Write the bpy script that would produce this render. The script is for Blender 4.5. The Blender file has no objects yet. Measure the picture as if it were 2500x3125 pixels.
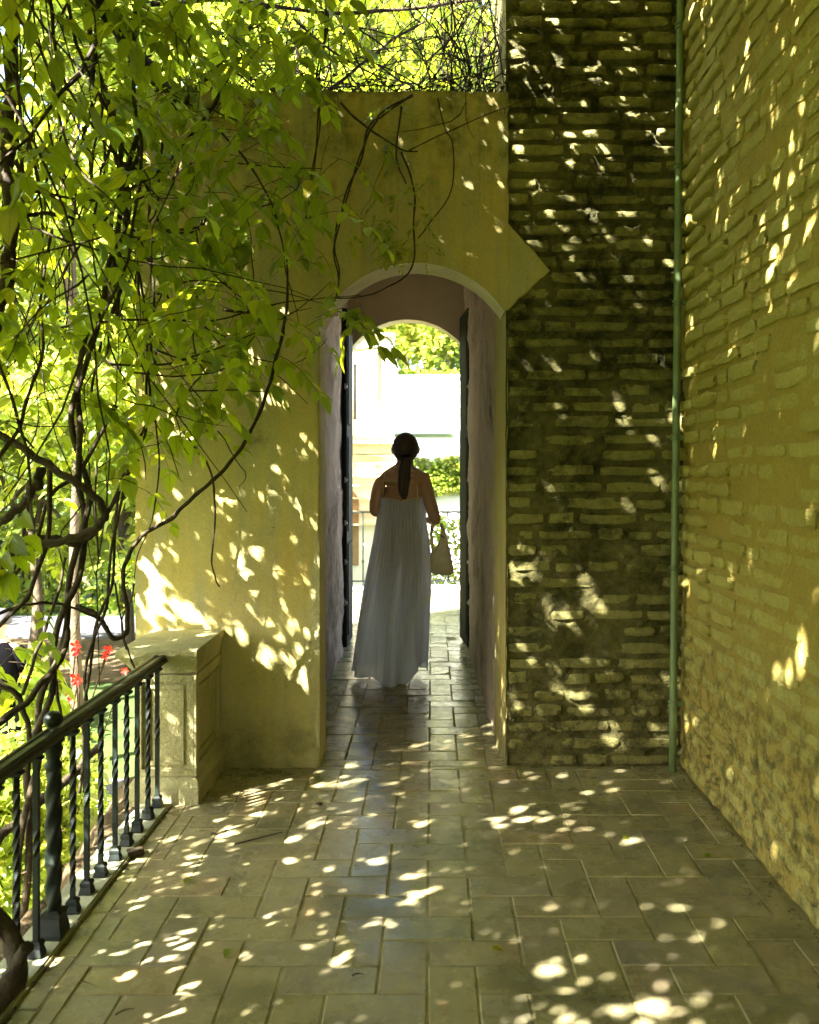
import bpy, bmesh, math, random
import numpy as np
from mathutils import Vector, Matrix, Quaternion

random.seed(7)
rng = np.random.default_rng(7)
PI = math.pi
scene = bpy.context.scene
col = scene.collection

# ------------------------------------------------------------------ camera
# straight (shifted) camera: the place is modelled in metres, +Y runs down the passage, floor at z = 0
EYE = 1.45
F, CX, CY = 2700.0, 1318.0, 1430.0            # focal length and horizon point, in pixels of the 2500 px wide photograph
cam_d = bpy.data.cameras.new('camera')
cam = bpy.data.objects.new('camera', cam_d)
col.objects.link(cam)
cam.location = (0, 0, EYE)
cam.rotation_euler = (PI / 2, 0, 0)
cam_d.sensor_fit = 'HORIZONTAL'
cam_d.sensor_width = 36
cam_d.lens = 36 * F / 2500
cam_d.shift_x = -(CX - 1250) / 2500
cam_d.shift_y = -(1562.5 - CY) / 2500
cam_d.clip_start = 0.05
cam_d.clip_end = 3000
cam_d.dof.use_dof = True
cam_d.dof.focus_distance = 4.4
cam_d.dof.aperture_fstop = 4.5
scene.camera = cam

# ------------------------------------------------------------------ world, sun, exposure
TO_SUN = Vector((-0.76, -0.65, 0.87)).normalized()
world = bpy.data.worlds.new('World')
scene.world = world
world.use_nodes = True
wn = world.node_tree.nodes
wn.clear()
sky = wn.new('ShaderNodeTexSky')
sky.sky_type = 'NISHITA'
sky.sun_disc = False
sky.sun_elevation = math.asin(TO_SUN.z)
sky.sun_rotation = math.atan2(TO_SUN.x, TO_SUN.y)
sky.dust_density = 2.0
bg = wn.new('ShaderNodeBackground')
bg.inputs['Strength'].default_value = 0.065
wo = wn.new('ShaderNodeOutputWorld')
world.node_tree.links.new(sky.outputs[0], bg.inputs['Color'])
world.node_tree.links.new(bg.outputs[0], wo.inputs['Surface'])

sun_d = bpy.data.lights.new('sun', 'SUN')
sun_d.energy = 5.0
sun_d.angle = math.radians(0.5)
sun_d.color = (1.0, 0.95, 0.86)
sun = bpy.data.objects.new('sun', sun_d)
col.objects.link(sun)
sun.rotation_euler = (-TO_SUN).to_track_quat('-Z', 'Y').to_euler()
sun.location = (-6, -6, 9)

scene.view_settings.view_transform = 'Standard'
scene.view_settings.look = 'None'
scene.view_settings.gamma = 1
scene.view_settings.use_curve_mapping = False
scene.view_settings.exposure = 4.4
scene.cycles.use_denoising = True
scene.cycles.max_bounces = 10
scene.cycles.diffuse_bounces = 6
scene.cycles.glossy_bounces = 3
scene.cycles.transmission_bounces = 8
scene.cycles.transparent_max_bounces = 8
scene.cycles.caustics_reflective = False
scene.cycles.caustics_refractive = False
scene.cycles.sample_clamp_indirect = 8


# ------------------------------------------------------------------ helpers
def at(X, Y, d):
    """point at depth d (metres) seen at photograph pixel X, Y"""
    return Vector(((X - CX) / F * d, d, EYE - (Y - CY) / F * d))


def tag(o, label=None, cat=None, group=None, kind=None):
    if label: o['label'] = label
    if cat: o['category'] = cat
    if group: o['group'] = group
    if kind: o['kind'] = kind
    return o


def empty(name, loc=(0, 0, 0), rz=0):
    o = bpy.data.objects.new(name, None)
    o.empty_display_size = 0.1
    col.objects.link(o)
    o.location = loc
    o.rotation_euler = (0, 0, rz)
    return o


def link(name, me, parent=None):
    o = bpy.data.objects.new(name, me)
    col.objects.link(o)
    if parent is not None:
        o.parent = parent
        if parent.type == 'EMPTY':
            o.location = -Vector(parent.location) if parent.rotation_euler.z == 0 and parent.get('_abs') else Vector((0, 0, 0))
    return o


def anchor(name, loc):
    """an Empty at a thing's base whose parts are modelled in world coordinates"""
    o = empty(name, loc)
    o['_abs'] = 1
    return o


def copy_tree(o, parent=None):
    c = o.copy()
    col.objects.link(c)
    if parent is not None:
        c.parent = parent
    for ch in list(o.children):
        copy_tree(ch, c)
    return c


def arr_mesh(name, V, T, mat, smooth=True, uv=None, rnd=None):
    """triangle mesh from numpy arrays"""
    V = np.asarray(V, dtype=np.float32)
    T = np.asarray(T, dtype=np.int32)
    me = bpy.data.meshes.new(name)
    me.vertices.add(len(V))
    me.vertices.foreach_set('co', V.ravel())
    me.loops.add(T.size)
    me.loops.foreach_set('vertex_index', T.ravel())
    me.polygons.add(len(T))
    me.polygons.foreach_set('loop_start', np.arange(0, T.size, 3, dtype=np.int32))
    me.polygons.foreach_set('loop_total', np.full(len(T), 3, dtype=np.int32))
    if smooth:
        me.polygons.foreach_set('use_smooth', np.ones(len(T), dtype=bool))
    if uv is not None:
        l = me.uv_layers.new(name='UVMap')
        l.data.foreach_set('uv', np.asarray(uv, dtype=np.float32)[T.ravel()].ravel())
    if rnd is not None:
        a = me.attributes.new('rnd', 'FLOAT', 'POINT')
        a.data.foreach_set('value', np.asarray(rnd, dtype=np.float32))
    me.update()
    me.validate()
    me.materials.append(mat)
    return me


class MB:
    """collects boxes, lofts, tubes, then builds ONE mesh"""
    def __init__(self):
        self.v, self.f, self.sm = [], [], []

    def add(self, vs, fs, smooth=False):
        n = len(self.v)
        self.v += [tuple(p) for p in vs]
        self.f += [tuple(i + n for i in f) for f in fs]
        self.sm += [smooth] * len(fs)

    def box(self, x0, x1, y0, y1, z0, z1):
        vs = [(x, y, z) for z in (z0, z1) for y in (y0, y1) for x in (x0, x1)]
        self.add(vs, [(0, 2, 3, 1), (4, 5, 7, 6), (0, 1, 5, 4), (2, 6, 7, 3), (0, 4, 6, 2), (1, 3, 7, 5)])
        return self

    def rings(self, rings, cap=True, smooth=True, closed=True):
        n = len(rings[0])
        vs = [p for r in rings for p in r]
        fs = []
        for i in range(len(rings) - 1):
            for j in range(n if closed else n - 1):
                k = (j + 1) % n
                fs.append((i * n + j, i * n + k, (i + 1) * n + k, (i + 1) * n + j))
        if cap and closed:
            fs.append(tuple(range(n - 1, -1, -1)))
            fs.append(tuple((len(rings) - 1) * n + j for j in range(n)))
        self.add(vs, fs, smooth)
        return self

    def tube(self, pts, rad, sides=7, wob=0.0, smooth=True):
        pts = [Vector(p) for p in pts]
        if not hasattr(rad, '__len__'):
            rad = [rad] * len(pts)
        rings = []
        up = None
        for i, p in enumerate(pts):
            t = (pts[min(i + 1, len(pts) - 1)] - pts[max(i - 1, 0)])
            if t.length < 1e-9: t = Vector((0, 0, 1))
            t.normalize()
            if up is None:
                up = t.orthogonal().normalized()
            up = (up - t * up.dot(t))
            if up.length < 1e-6: up = t.orthogonal()
            up.normalize()
            b = t.cross(up)
            r = rad[i]
            rings.append([p + (up * math.cos(a) + b * math.sin(a)) * r * (1 + wob * math.sin(a * 2 + i * .9) * .5 + wob * random.uniform(-.5, .5))
                          for a in [2 * PI * k / sides for k in range(sides)]])
        return self.rings(rings, smooth=smooth)

    def lathe(self, prof, c=(0, 0, 0), n=16, smooth=True):
        rings = [[(c[0] + r * math.cos(2 * PI * k / n), c[1] + r * math.sin(2 * PI * k / n), c[2] + z) for k in range(n)] for r, z in prof]
        return self.rings(rings, smooth=smooth)

    def prism(self, poly, y0, y1):
        """polygon in x,z extruded along y"""
        n = len(poly)
        vs = [(x, y0, z) for x, z in poly] + [(x, y1, z) for x, z in poly]
        fs = [tuple(range(n)), tuple(range(2 * n - 1, n - 1, -1))]
        fs += [(i, i + n, (i + 1) % n + n, (i + 1) % n) for i in range(n)]
        self.add(vs, fs)
        return self

    def mesh(self, name, mat):
        me = bpy.data.meshes.new(name)
        me.from_pydata(self.v, [], self.f)
        me.polygons.foreach_set('use_smooth', self.sm)
        me.update()
        bm = bmesh.new(); bm.from_mesh(me)
        bmesh.ops.recalc_face_normals(bm, faces=bm.faces)
        bm.to_mesh(me); bm.free()
        me.materials.append(mat)
        return me

    def build(self, name, mat, parent=None, bevel=0.0):
        me = self.mesh(name, mat)
        if bevel > 0:
            bm = bmesh.new(); bm.from_mesh(me)
            es = [e for e in bm.edges if e.is_manifold and e.calc_face_angle(0) > 0.6]
            bmesh.ops.bevel(bm, geom=es, offset=bevel, segments=2, affect='EDGES', clamp_overlap=True)
            bm.to_mesh(me); bm.free()
        return link(name, me, parent)


def catmull(pts, n=6):
    pts = [Vector(p) for p in pts]
    P = [pts[0] * 2 - pts[1]] + pts + [pts[-1] * 2 - pts[-2]]
    out = []
    for i in range(1, len(P) - 2):
        a, b, c, d = P[i - 1], P[i], P[i + 1], P[i + 2]
        for k in range(n):
            t = k / n
            out.append(0.5 * ((2 * b) + (c - a) * t + (2 * a - 5 * b + 4 * c - d) * t * t + (3 * b - a - 3 * c + d) * t ** 3))
    out.append(pts[-1])
    return out


# ------------------------------------------------------------------ materials
def mat_new(name):
    m = bpy.data.materials.new(name)
    m.use_nodes = True
    nt = m.node_tree
    nt.nodes.clear()
    return m, nt


class N:
    def __init__(self, nt):
        self.nt = nt

    def n(self, t, **kw):
        nd = self.nt.nodes.new(t)
        for k, v in kw.items():
            setattr(nd, k, v)
        return nd

    def l(self, a, b):
        self.nt.links.new(a, b)

    def coords(self, obj=False, scale=None):
        tc = self.n('ShaderNodeTexCoord')
        if obj:
            src = tc.outputs['Object']
        else:
            g = self.n('ShaderNodeNewGeometry')
            src = g.outputs['Position']
        if scale is not None:
            mp = self.n('ShaderNodeMapping')
            mp.inputs['Scale'].default_value = scale
            self.l(src, mp.inputs['Vector'])
            return mp.outputs[0]
        return src

    def noise(self, vec, scale, detail=4, rough=.6, dist=0.0):
        t = self.n('ShaderNodeTexNoise')
        t.inputs['Scale'].default_value = scale
        t.inputs['Detail'].default_value = detail
        t.inputs['Roughness'].default_value = rough
        t.inputs['Distortion'].default_value = dist
        self.l(vec, t.inputs['Vector'])
        return t.outputs['Fac']

    def ramp(self, fac, stops, interp='LINEAR'):
        r = self.n('ShaderNodeValToRGB')
        r.color_ramp.interpolation = interp
        e = r.color_ramp.elements
        while len(e) > len(stops): e.remove(e[-1])
        while len(e) < len(stops): e.new(0.5)
        for i, (p, c) in enumerate(stops):
            e[i].position = p
            e[i].color = (c, c, c, 1) if not hasattr(c, '__len__') else (*c, 1)
        self.l(fac, r.inputs[0])
        return r.outputs[0]

    def mix(self, fac, a, b, mode='MIX'):
        m = self.n('ShaderNodeMix', data_type='RGBA', blend_type=mode)
        for sock, v in ((m.inputs[0], fac), (m.inputs[6], a), (m.inputs[7], b)):
            if hasattr(v, 'is_linked') or isinstance(v, bpy.types.NodeSocket):
                self.l(v, sock)
            elif hasattr(v, '__len__'):
                sock.default_value = (*v, 1)
            else:
                sock.default_value = v
        return m.outputs[2]

    def math(self, op, a, b=None, c=None):
        m = self.n('ShaderNodeMath', operation=op)
        for i, v in enumerate((a, b, c)):
            if v is None: continue
            if isinstance(v, bpy.types.NodeSocket): self.l(v, m.inputs[i])
            else: m.inputs[i].default_value = v
        return m.outputs[0]

    def bump(self, h, strength=.5, dist=.01, normal=None):
        b = self.n('ShaderNodeBump')
        b.inputs['Strength'].default_value = strength
        b.inputs['Distance'].default_value = dist
        self.l(h, b.inputs['Height'])
        if normal is not None: self.l(normal, b.inputs['Normal'])
        return b.outputs[0]

    def out(self, colr, rough=.8, normal=None, spec=.4, metal=0.0):
        p = self.n('ShaderNodeBsdfPrincipled')
        if isinstance(colr, bpy.types.NodeSocket): self.l(colr, p.inputs['Base Color'])
        else: p.inputs['Base Color'].default_value = (*colr, 1)
        if isinstance(rough, bpy.types.NodeSocket): self.l(rough, p.inputs['Roughness'])
        else: p.inputs['Roughness'].default_value = rough
        p.inputs['Specular IOR Level'].default_value = spec
        p.inputs['Metallic'].default_value = metal
        if normal is not None: self.l(normal, p.inputs['Normal'])
        o = self.n('ShaderNodeOutputMaterial')
        self.l(p.outputs[0], o.inputs[0])
        return p


def simple(name, c, rough=.7, vary=.25, scale=20, bump=.3, dist=.004, spec=.4, metal=0):
    m, nt = mat_new(name)
    k = N(nt)
    co = k.coords()
    f = k.noise(co, scale, 5)
    lo = tuple(x * (1 - vary) for x in c)
    hi = tuple(min(1, x * (1 + vary)) for x in c)
    cc = k.ramp(f, [(.3, lo), (.7, hi)])
    f2 = k.noise(co, scale * 5, 3)
    k.out(cc, rough, k.bump(f2, bump, dist), spec, metal)
    return m


def leaf_mat(name, a, b, trans, tfac=.5, veins=False, hue=None):
    """thin leaf: diffuse + light passing through; colour differs leaf to leaf"""
    m, nt = mat_new(name)
    k = N(nt)
    at_ = k.n('ShaderNodeAttribute', attribute_name='rnd')
    oi = k.n('ShaderNodeObjectInfo')
    r = k.math('FRACT', k.math('ADD', at_.outputs['Fac'], oi.outputs['Random']))
    c = k.ramp(r, [(0, a), (.55, b), (.90, b), (.96, hue or b), (1, tuple(x * 1.6 for x in (hue or b)))])
    tcol = k.ramp(r, [(0, tuple(x * .65 for x in trans)), (.7, trans), (1, (trans[0] * 1.15, trans[1], trans[2]))])
    nrm = None
    if veins:
        uv = k.n('ShaderNodeUVMap')
        sx = k.n('ShaderNodeSeparateXYZ')
        k.l(uv.outputs[0], sx.inputs[0])
        ax = k.math('ABSOLUTE', k.math('SUBTRACT', sx.outputs[0], .5))
        w = k.math('SUBTRACT', sx.outputs[1], k.math('MULTIPLY', ax, .55))
        s = k.math('ABSOLUTE', k.math('SINE', k.math('MULTIPLY', w, 26.0)))
        side = k.ramp(s, [(0, 0.0), (.16, 1.0)])
        mid = k.ramp(ax, [(0.012, 0.0), (.035, 1.0)])
        v = k.math('MULTIPLY', side, mid)
        c = k.mix(k.math('MULTIPLY', k.math('SUBTRACT', 1.0, v), .45), c, (.20, .26, .05))
        tcol = k.mix(k.math('MULTIPLY', k.math('SUBTRACT', 1.0, v), .55), tcol, (.10, .16, .01))
        nrm = k.bump(v, .35, .002)
    p = k.n('ShaderNodeBsdfPrincipled')
    k.l(c, p.inputs['Base Color'])
    p.inputs['Roughness'].default_value = .42
    p.inputs['Specular IOR Level'].default_value = .35
    t = k.n('ShaderNodeBsdfTranslucent')
    k.l(tcol, t.inputs['Color'])
    if nrm is not None:
        k.l(nrm, p.inputs['Normal']); k.l(nrm, t.inputs['Normal'])
    mx = k.n('ShaderNodeMixShader')
    mx.inputs[0].default_value = tfac
    k.l(p.outputs[0], mx.inputs[1]); k.l(t.outputs[0], mx.inputs[2])
    o = k.n('ShaderNodeOutputMaterial')
    k.l(mx.outputs[0], o.inputs[0])
    return m


def plaster_mat(name, base, dark, orange, grey):
    m, nt = mat_new(name)
    k = N(nt)
    co = k.coords()
    streak = k.coords(scale=(5, 5, .9))
    f1 = k.noise(co, 1.1, 5, .6, .4)
    f2 = k.noise(streak, 1.6, 6, .62)
    f3 = k.noise(co, 9, 6, .65)
    c = k.mix(k.ramp(f1, [(.40, 0.), (.66, .85)]), base, orange)
    c = k.mix(k.ramp(f2, [(.42, 0.), (.64, .85)]), c, grey)
    # mould that has settled near the wet top edge and in old spots
    sx = k.n('ShaderNodeSeparateXYZ'); k.l(co, sx.inputs[0])
    top = k.ramp(k.math('ADD', sx.outputs[2], k.math('MULTIPLY', f3, .5)), [(0, 0.), (1, 0.)])
    m1 = k.math('MULTIPLY', k.math('SUBTRACT', k.math('ADD', sx.outputs[2], k.math('MULTIPLY', k.noise(streak, 4, 5), 1.1)), 3.35), 2.2)
    m1 = k.math('MINIMUM', k.math('MAXIMUM', m1, 0.0), 1.0)
    m2 = k.ramp(k.noise(co, 3.1, 7, .72), [(.60, 0.), (.72, .7)])
    mm = k.math('MAXIMUM', k.math('MULTIPLY', m1, k.ramp(f3, [(.42, 0.), (.62, 1.)])), k.math('MULTIPLY', m2, k.ramp(f3, [(.48, 0.), (.6, 1.)])))
    c = k.mix(k.math('MULTIPLY', mm, .8), c, dark)
    foot = k.math('MINIMUM', k.math('MAXIMUM', k.math('MULTIPLY', k.math('SUBTRACT', k.math('ADD', .05, k.math('MULTIPLY', k.noise(co, 3, 6), .55)), sx.outputs[2]), 3.0), 0.0), .75)
    c = k.mix(k.math('MULTIPLY', foot, k.ramp(f3, [(.35, .3), (.6, 1.)])), c, (.13, .12, .05))
    drip = k.ramp(k.noise(k.coords(scale=(9, 9, .35)), 2.2, 5, .6), [(.55, 0.), (.68, .5)])
    c = k.mix(k.math('MULTIPLY', drip, k.ramp(f1, [(.4, .2), (.6, 1.)])), c, (.20, .185, .08))
    vo = k.n('ShaderNodeTexVoronoi', feature='DISTANCE_TO_EDGE'); vo.inputs['Scale'].default_value = 1.7
    wv = k.n('ShaderNodeVectorMath', operation='ADD'); k.l(co, wv.inputs[0])
    nz = k.n('ShaderNodeTexNoise'); nz.inputs['Scale'].default_value = 3.5; nz.inputs['Detail'].default_value = 6; k.l(co, nz.inputs['Vector'])
    k.l(nz.outputs['Color'], wv.inputs[1]); k.l(wv.outputs[0], vo.inputs['Vector'])
    crack = k.math('MULTIPLY', k.ramp(vo.outputs['Distance'], [(0, 1.), (.0045, 0.)]), k.ramp(f2, [(.45, 0.), (.6, .7)]))
    c = k.mix(crack, c, (.09, .075, .03))
    fine = k.noise(co, 130, 4, .7)
    c = k.mix(.28, c, k.ramp(fine, [(.3, .25), (.7, .75)]), 'OVERLAY')
    h = k.math('ADD', k.math('MULTIPLY', k.noise(co, 7, 4), 1.6), k.math('MULTIPLY', fine, .5))
    h = k.math('ADD', h, k.math('MULTIPLY', k.noise(co, 30, 4), .7))
    k.out(c, .88, k.bump(h, .55, .012), .2)
    return m


M = {}
M['plaster'] = plaster_mat('ochre_plaster', (.40, .345, .12), (.045, .045, .02), (.39, .29, .075), (.30, .285, .145))
M['bark'] = None


def wall_rough(name, c0, c1, c2, dark, dk=(.5, .7), bscale=1.0, low_moss=True):
    """weathered masonry: colour wanders between tones, mould patches on top"""
    m, nt = mat_new(name)
    k = N(nt)
    co = k.coords()
    oi = k.n('ShaderNodeObjectInfo')
    f1 = k.noise(co, 2.2, 6, .65, .3)
    f2 = k.noise(co, 14, 6, .7)
    c = k.ramp(f1, [(.32, c0), (.5, c1), (.68, c2)])
    c = k.mix(k.math('MULTIPLY', k.ramp(oi.outputs['Random'], [(0, 0.), (1, 1.)]), .35), c, tuple(min(1, x * 1.25) for x in c2))
    mo = k.ramp(k.noise(co, 1.05, 8, .72, .5), [(dk[0], 0.), (dk[1], 1.)])
    mo = k.math('MULTIPLY', mo, k.ramp(f2, [(.36, .25), (.58, 1.)]))
    if low_moss:
        sx = k.n('ShaderNodeSeparateXYZ'); k.l(co, sx.inputs[0])
        lo = k.math('SUBTRACT', k.math('ADD', .62, k.math('MULTIPLY', f1, .5)), sx.outputs[2])
        lo = k.math('MINIMUM', k.math('MAXIMUM', k.math('MULTIPLY', lo, 1.6), 0.0), .8)
        mo = k.math('MAXIMUM', mo, k.math('MULTIPLY', lo, k.ramp(f2, [(.44, 0.), (.6, 1.)])))
    c = k.mix(mo, c, dark)
    fine = k.noise(co, 95, 5, .75)
    c = k.mix(.3, c, k.ramp(fine, [(.3, .2), (.7, .8)]), 'OVERLAY')
    h = k.math('ADD', k.math('MULTIPLY', f2, 1.2), k.math('MULTIPLY', fine, .7))
    h = k.math('ADD', h, k.noise(co, 38, 5, .7))
    k.out(c, .93, k.bump(h, .9, .012 * bscale), .15)
    return m


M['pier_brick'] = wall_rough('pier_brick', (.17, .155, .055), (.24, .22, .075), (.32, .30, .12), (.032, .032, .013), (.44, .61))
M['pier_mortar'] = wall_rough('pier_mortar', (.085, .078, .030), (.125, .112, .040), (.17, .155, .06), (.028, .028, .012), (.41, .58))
M['side_brick'] = wall_rough('side_brick', (.36, .295, .078), (.39, .33, .09), (.42, .375, .12), (.08, .08, .03), (.72, .9))
M['side_mortar'] = wall_rough('side_mortar', (.33, .245, .055), (.355, .265, .062), (.36, .295, .08), (.06, .06, .025), (.72, .9))
M['passage'] = wall_rough('passage_render', (.50, .41, .35), (.60, .50, .43), (.38, .31, .27), (.11, .085, .07), (.50, .66), low_moss=False)
M['passage_plain'] = simple('passage_plaster', (.58, .50, .41), .9, .12, 2.5, .4, .004, .1)
M['soffit'] = simple('pale_soffit', (.55, .50, .32), .85, .15, 6, .5, .006, .2)
M['stone'] = wall_rough('pedestal_stone', (.30, .27, .13), (.38, .35, .17), (.42, .40, .22), (.11, .11, .05), (.58, .8), 1.2, low_moss=False)


def tile_mat():
    m, nt = mat_new('clay_tile')
    k = N(nt)
    co = k.coords()
    oi = k.n('ShaderNodeObjectInfo')
    c = k.ramp(oi.outputs['Random'], [(0, (.215, .185, .095)), (.3, (.265, .225, .105)), (.55, (.225, .205, .135)), (.75, (.285, .205, .10)), (1, (.185, .165, .125))])
    f = k.noise(co, 5.5, 7, .7, .5)
    c = k.mix(k.ramp(f, [(.36, 0.), (.62, .85)]), c, (.30, .265, .135))
    c = k.mix(k.ramp(k.noise(co, 2.3, 6, .65), [(.48, 0.), (.64, .75)]), c, (.10, .10, .05))
    c = k.mix(k.ramp(k.noise(co, 3.4, 5, .7, .8), [(.62, 0.), (.72, .5)]), c, (.30, .15, .06))
    fine = k.noise(co, 160, 4, .7)
    c = k.mix(.25, c, k.ramp(fine, [(.35, .3), (.65, .7)]), 'OVERLAY')
    r = k.ramp(k.noise(co, 6.5, 6, .7), [(.3, .15), (.7, .40)])
    h = k.math('ADD', k.math('MULTIPLY', k.noise(co, 11, 5), 1.0), k.math('MULTIPLY', fine, .12))
    k.out(c, r, k.bump(h, .4, .006), .45)
    return m


M['tile'] = tile_mat()
M['grout'] = simple('grout', (.245, .215, .11), .95, .4, 9, .6, .006, .1)
M['dirt'] = simple('dry_soil', (.085, .062, .032), .95, .5, 7, .9, .02, .1)  # soil darkened, in place of tree shade on the garden bed
M['kerbstone'] = simple('kerb_stone', (.30, .30, .19), .85, .3, 6, .5, .006, .3)
M['iron'] = simple('dark_green_paint', (.006, .010, .008), .55, .5, 14, .25, .002, .22)
M['iron_rail'] = simple('worn_rail_paint', (.020, .023, .013), .5, .5, 25, .3, .002, .3)
M['pipe'] = simple('green_painted_pipe', (.12, .17, .065), .4, .30, 6, .12, .003, .5)
M['door'] = simple('dark_green_door', (.016, .018, .013), .85, .3, 12, .2, .002, .12)
M['steel'] = simple('bolt_steel', (.45, .45, .42), .35, .2, 40, .1, .001, .5, 1)


def bark():
    m, nt = mat_new('vine_bark')
    k = N(nt)
    co = k.coords()
    f = k.noise(co, 28, 6, .7, .4)
    c = k.ramp(f, [(.3, (.014, .010, .004)), (.55, (.036, .026, .012)), (.75, (.085, .065, .035))])
    k.out(c, .85, k.bump(k.math('ADD', f, k.noise(co, 110, 4)), .8, .006), .25)
    return m


M['bark'] = bark()
M['twig'] = simple('twig', (.05, .034, .014), .8, .5, 30, .3, .002, .2)
M['leaf'] = leaf_mat('vine_leaf', (.055, .11, .012), (.10, .17, .018), (.54, .62, .02), .56, True, (.20, .17, .02))
M['leaf_far'] = leaf_mat('canopy_leaf', (.05, .10, .012), (.10, .17, .018), (.56, .58, .02), .52, False, (.2, .18, .03))
M['garden_leaf'] = leaf_mat('garden_leaf', (.07, .13, .015), (.13, .20, .03), (.56, .62, .09), .52, False, (.24, .22, .05))
M['pale_leaf'] = leaf_mat('pale_leaf', (.10, .16, .02), (.16, .22, .035), (.50, .62, .06), .5, True, (.3, .28, .05))
M['grass'] = simple('lawn', (.035, .055, .014), .95, .5, 2, .8, .03, .1)  # grass darkened in place of missing tree shade
M['path'] = simple('shade_toned_path', (.060, .060, .068), .9, .12, 2, .3, .01, .2)  # asphalt grey, darkened so the colour stands in for tree shade
M['villa'] = simple('cream_render', (.86, .82, .70), .85, .06, 2, .2, .004, .2)
M['villa_trim'] = simple('ochre_trim', (.74, .60, .34), .85, .1, 4, .2, .004, .2)
M['whitewash'] = simple('whitewash', (.80, .78, .72), .85, .05, 2, .2, .006, .2)
M['glass_dark'] = simple('dark_opening', (.05, .045, .04), .2, .2, 4, .1, .001, .5)
M['wood'] = simple('brown_door', (.30, .19, .09), .7, .2, 8, .3, .003, .3)
M['tree_bark'] = simple('pale_trunk', (.34, .30, .22), .9, .3, 8, .7, .02, .1)
M['trunk_dark'] = simple('garden_trunk', (.07, .055, .035), .9, .3, 8, .7, .02, .1)
M['petal'] = simple('red_petal', (.70, .03, .015), .5, .2, 30, .1, .001, .3)


# ------------------------------------------------------------------ numpy value noise
def vnoise(x, y, scale, seed):
    g = np.random.default_rng(seed).random((64, 64))
    x = np.asarray(x) * scale + 1000.0
    y = np.asarray(y) * scale + 1000.0
    xi, yi = np.floor(x).astype(int), np.floor(y).astype(int)
    fx, fy = x - xi, y - yi
    fx, fy = fx * fx * (3 - 2 * fx), fy * fy * (3 - 2 * fy)
    a = g[xi % 64, yi % 64]; b = g[(xi + 1) % 64, yi % 64]
    c = g[xi % 64, (yi + 1) % 64]; d = g[(xi + 1) % 64, (yi + 1) % 64]
    return (a * (1 - fx) + b * fx) * (1 - fy) + (c * (1 - fx) + d * fx) * fy - .5


def fbm(x, y, scale, seed, octs=4, gain=.55):
    s, a = 0, 1.0
    for o in range(octs):
        s = s + a * vnoise(x, y, scale * 2 ** o, seed + o)
        a *= gain
    return s


def face_grid(origin, du, dv, nrm, nu, nv, h):
    """a rough wall face: grid from origin along du, dv, pushed along nrm by the array h(u, v) in metres"""
    o, du, dv, nrm = (np.array(v, float) for v in (origin, du, dv, nrm))
    u, v = np.meshgrid(np.linspace(0, 1, nu + 1), np.linspace(0, 1, nv + 1), indexing='ij')
    lu, lv = np.linalg.norm(du), np.linalg.norm(dv)
    hh = h(u * lu, v * lv)
    V = o + u[..., None] * du + v[..., None] * dv + hh[..., None] * nrm
    i = np.arange((nu + 1) * (nv + 1)).reshape(nu + 1, nv + 1)
    a, b, c, d = i[:-1, :-1].ravel(), i[1:, :-1].ravel(), i[1:, 1:].ravel(), i[:-1, 1:].ravel()
    T = np.concatenate([np.stack([a, b, c], 1), np.stack([a, c, d], 1)])
    if np.dot(np.cross(du, dv), nrm) < 0:
        T = T[:, ::-1]
    return V.reshape(-1, 3), T


# ------------------------------------------------------------------ ground, garden level
GZ = -1.5
mb = MB()
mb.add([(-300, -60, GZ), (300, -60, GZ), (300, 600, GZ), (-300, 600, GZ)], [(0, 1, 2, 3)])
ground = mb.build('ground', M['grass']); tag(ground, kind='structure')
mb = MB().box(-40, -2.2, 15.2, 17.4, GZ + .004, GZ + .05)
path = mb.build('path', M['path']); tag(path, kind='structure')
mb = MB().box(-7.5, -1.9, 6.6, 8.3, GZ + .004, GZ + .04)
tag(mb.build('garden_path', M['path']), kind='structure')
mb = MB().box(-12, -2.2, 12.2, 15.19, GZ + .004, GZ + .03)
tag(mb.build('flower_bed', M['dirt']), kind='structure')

# ------------------------------------------------------------------ paving: herringbone clay tiles
W = 0.14


def tile_mesh(a, b, seed):
    """a x b tile, thickness .02, worn arris, top at z = 0"""
    r = random.Random(seed)
    j = lambda s: r.uniform(-s, s)
    g, e = .0024, .0035
    z = [j(.0008) for _ in range(4)]
    cs = [(-1, -1), (1, -1), (1, 1), (-1, 1)]
    o = [(sx * (a / 2 - g) + j(.0012), sy * (b / 2 - g) + j(.0012)) for sx, sy in cs]
    vs = [(x, y, -.02) for x, y in o] + [(x, y, -e + z[i]) for i, (x, y) in enumerate(o)]
    vs += [(x - math.copysign(e, x), y - math.copysign(e, y), z[i]) for i, (x, y) in enumerate(o)]
    fs = []
    for l in (0, 4):
        fs += [(l + i, l + (i + 1) % 4, l + 4 + (i + 1) % 4, l + 4 + i) for i in range(4)]
    fs.append((8, 9, 10, 11))
    me = bpy.data.meshes.new('tile')
    me.from_pydata(vs, [], fs)
    me.materials.append(M['tile'])
    return me


full_tiles = [tile_mesh(2 * W, W, s) for s in range(8)]
ntile = 0


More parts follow.
